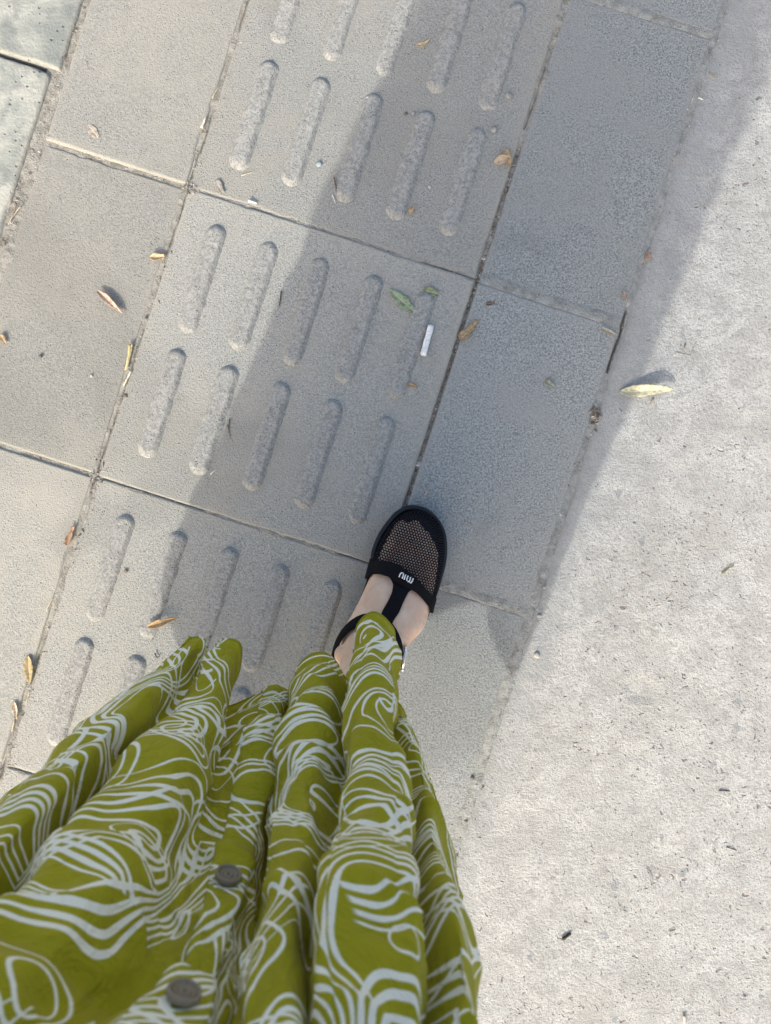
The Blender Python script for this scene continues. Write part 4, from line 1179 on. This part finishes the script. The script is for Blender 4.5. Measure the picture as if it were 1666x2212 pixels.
stick('straw', 'long pale straw lying in the dirt beside the kerb', [(48, 446), (30, 468), (20, 486)], 0.0009, (0.50, 0.43, 0.32), 'straw')
stick('twig', 'brown stem lying under the straw beside the kerb', [(38, 440), (33, 460), (24, 480)], 0.0009, (0.25, 0.18, 0.12), 'twig')
stick('straw', 'hair thin pale fibre on the top left slab', [(187, 137), (191, 150), (199, 160)], 0.0005, (0.55, 0.50, 0.44), 'fibre')
stick('straw', 'white straw at the concrete edge near the top', [(1507, 213), (1518, 217)], 0.0009, WHITE, 'straw')
stick('twig', 'brown twig across the concrete edge near the top', [(1530, 160), (1549, 168)], 0.0009, (0.30, 0.24, 0.19), 'twig')
stick('twig', 'thin bent twig on the pale concrete above the propped leaf', [(1458, 762), (1478, 766), (1491, 768), (1497, 752), (1504, 738)], 0.0006, (0.36, 0.33, 0.28), 'twig')
stick('twig', 'short dark twig on the concrete beside the bent twig', [(1479, 744), (1477, 752)], 0.0012, (0.16, 0.13, 0.11), 'twig')
stick('twig', 'tiny brown stem just below the propped yellow green leaf', [(1410, 862), (1404, 874)], 0.0014, (0.30, 0.25, 0.21), 'twig')
stick('twig', 'olive stem with forked end at the right edge of the concrete', [(1558, 1240), (1572, 1228), (1584, 1221)], 0.0011, (0.26, 0.25, 0.12), 'twig')
stick('twig', 'black twig lying on the lower concrete', [(1214, 2026), (1232, 2014)], 0.0019, (0.05, 0.045, 0.04), 'twig', taper=0.85)
stick('straw', 'cream straw at the bottom edge of the concrete', [(1476, 2190), (1478, 2212)], 0.0020, (0.66, 0.54, 0.42), 'straw')
stick('twig', 'dark twig on the concrete low on the right, lying level', [(1552, 1707), (1575, 1708)], 0.0010, (0.20, 0.18, 0.16), 'twig')
stick('twig', 'thin dark twig below the level one low on the right', [(1568, 1828), (1590, 1836)], 0.0008, (0.15, 0.13, 0.11), 'twig')
stick('twig', 'curved thin stem on the lower concrete', [(1396, 1874), (1406, 1886), (1410, 1901)], 0.0006, (0.24, 0.21, 0.18), 'twig')
stick('twig', 'red brown stem lying inside the long dark joint', [(951, 1018), (946, 1040), (941, 1058)], 0.0013, (0.30, 0.18, 0.13), 'twig', z=-0.004)
stick('straw', 'tan husk at the lower end of the long dark joint', [(924, 1059), (917, 1075), (911, 1088)], 0.0022, (0.46, 0.36, 0.27), 'husk', z=-0.003)
stick('twig', 'small black curl of bark left of the dress hem', [(336, 1350 + 60), (340, 1419), (346, 1416)], 0.0009, (0.07, 0.06, 0.05), 'twig')

def pebble(label, px, py, mm, col, seed, z=0.0):
    bm = bmesh.new(); bmesh.ops.create_icosphere(bm, subdivisions=2, radius=mm / 2000.0)
    for v in bm.verts:
        n = mnoise.noise(v.co * (900.0 / mm) + Vector((seed * 7.1, 0, 0)))
        v.co *= 1 + 0.30 * n
        v.co.x *= 1.15; v.co.z *= 0.62
    me = bpy.data.meshes.new('pebble'); bm.to_mesh(me); bm.free()
    x, y = W(px, py)
    o = add('pebble', me, M_PEBBLE, None, (x, y, z + mm / 2000.0 * 0.5)); o.rotation_euler = (0, 0, seed * 1.3); o.color = (*col, 1)
    return tag(o, label, 'pebble', 'pebbles on the paving')
BLUE = (0.30, 0.37, 0.39); GREY = (0.30, 0.30, 0.29); DARK = (0.14, 0.13, 0.12); PALEP = (0.40, 0.39, 0.36)
pebble('blue grey pebble between the two sunlit upper bars', 690, 356, 7, BLUE, 1)
pebble('grey pebble beside the rightmost upper bar', 1100, 208, 8, GREY, 2)
pebble('grey pebble below the rightmost upper bar, above the crossed leaves', 1068, 281, 8, GREY, 3)
pebble('white chip between shadowed upper bars', 929, 405, 4.5, PALEP, 4)
pebble('dark pebble between the tips of two shadowed upper bars', 877, 246, 4.5, DARK, 5)
pebble('small grey pebble next to the dark one between upper bar tips', 893, 246, 5.5, GREY, 6)
pebble('brown pebble at the tip of a bar near the upper shadow edge', 816, 232, 4, DARK, 7)
pebble('dark pebble on the left slab below the straws', 316, 1030 - 343, 4, DARK, 8)
pebble('dark chip on the left slab, nearest the bottom joint', 272, 855, 5, DARK, 9)
pebble('dark chip on the sunlit slab at the far left', 88, 770, 5, DARK, 10)
pebble('white chip on the plain left slab below the curled leaf', 198, 812, 3.5, PALEP, 11)
pebble('dark grit beside the first sunlit bar left of the dress', 454, 1268 + 107, 4, DARK, 12)
pebble('stone beside the second bar above the long tan leaf', 272 + 0, 1234, 5.5, (0.22, 0.19, 0.16), 13)
pebble('round stone in the crossing of joints at left', 208, 1025, 7, GREY, 14, -0.003)
pebble('round pebble stuck near the lower end of the long dark joint', 907, 1000, 6.5, (0.40, 0.39, 0.37), 15, -0.006)
pebble('pale stone at the concrete edge beside the shoe shadow', 1160, 1415, 8, PALEP, 16)
pebble('small pale stone in the concrete edge right of the shoe toe', 1165, 1330, 6, PALEP, 17)
pebble('pale chip on the concrete edge just above the shadow corner', 1176, 1268, 5, PALEP, 18)
pebble('dark pit stone on the sunny paving right of the dress', 1006, 1773 + 0, 5, DARK, 19)
pebble('dark stone by the concrete edge below the shadow', 1020, 1740 - 60, 5, DARK, 20)

# grit: thousands of loose bits nobody could count
def grit(name, spots, label):
    V = []; F = []; n = 0
    base = np.array([(1, 0, 0), (-0.4, 0.9, 0), (-0.5, -0.8, 0.1), (0.1, 0.1, 0.75), (0, 0, -0.5)])
    fb = [(0, 1, 3), (1, 2, 3), (2, 0, 3), (1, 0, 4), (2, 1, 4), (0, 2, 4)]
    g = np.random.default_rng(8)
    for (x, y, z, r, el) in spots:
        a = g.uniform(0, 2 * math.pi); b = base * g.uniform(0.7, 1.2, (5, 3)); b[:, 0] *= el; b = b * r
        c, s = math.cos(a), math.sin(a)
        q = np.stack([x + b[:, 0] * c - b[:, 1] * s, y + b[:, 0] * s + b[:, 1] * c, z + b[:, 2]], -1)
        V.append(q); F += [tuple(i + n for i in f) for f in fb]; n += 5
    o = add(name, mesh_np(name, np.concatenate(V), F, False), M_GRIT)
    return tag(o, label, 'grit', kind='stuff')
g = np.random.default_rng(5)
spots = []
def along_joint(a, lo, hi, n, spread, z, r0, r1, vert=True):
    for _ in range(n):
        b = g.uniform(lo, hi); aa = a + g.normal(0, spread)
        x, y = T(aa, b) if vert else T(b, aa)
        spots.append((x, y, z, 0.72 * g.uniform(r0, r1) * (1 if g.random() < .85 else 1.7), g.choice([1, 1, 1.3, 2.4])))
along_joint(-0.199, -0.9, 0.6, 520, 0.0045, 0.0002, 0.0006, 0.0019)
along_joint(0.2005, -0.2, 0.40, 420, 0.0018, -0.0026, 0.0008, 0.0024)
along_joint(0.2005, 0.40, 0.65, 60, 0.003, 0.0002, 0.0006, 0.0016)
along_joint(0.4015, -0.9, 0.75, 300, 0.0035, 0.0004, 0.0006, 0.0017)
along_joint(0.412, -0.75, -0.30, 90, 0.009, 0.0018, 0.0006, 0.0022)
along_joint(-0.4085, -0.1, 0.6, 330, 0.005, 0.0004, 0.0006, 0.0020)
for k in range(-3, 3):
    b = k * 0.4 + 0.2
    along_joint(b, -0.39, -0.21, 70, 0.003, -0.0030, 0.0006, 0.0016, False)
    along_joint(b, -0.19, 0.19, 80, 0.0022, -0.0016, 0.0005, 0.0013, False)
    along_joint(b + 0.003, 0.21, 0.395, 45, 0.005, 0.0010, 0.0005, 0.0015, False)
for (a, b, n) in ((-0.199, 0.2, 40), (-0.199, -0.2, 40)):
    for _ in range(n):
        x, y = T(a + g.normal(0, 0.006), b + g.normal(0, 0.006)); spots.append((x, y, 0.0006, g.uniform(.0007, .002), 1.2))
for _ in range(45):   # husks gathered in a pocket of the concrete edge
    x, y = W(1287 + g.normal(0, 4.5), 898 + g.normal(0, 11)); spots.append((x, y, 0.001, g.uniform(.0012, .0026), 2.2))
grit('joint_grit', spots, 'loose grit and plant crumbs lying in the joints')
spots = []
for _ in range(900):
    a, b = g.uniform(-0.4, 0.4), g.uniform(-0.9, 0.75)
    x, y = T(a, b); spots.append((x, y, 0.0004, g.uniform(0.0004, 0.0011), g.choice([1, 1.2, 2.0])))
for _ in range(80):
    a, b = g.uniform(0.42, 1.0), g.uniform(-1.0, 0.5)
    x, y = T(a, b); spots.append((x, y, 0.0014, g.uniform(0.0005, 0.0012), g.choice([1, 1.4, 3.0])))
grit('surface_grit', spots, 'fine sand grains scattered over the paving')
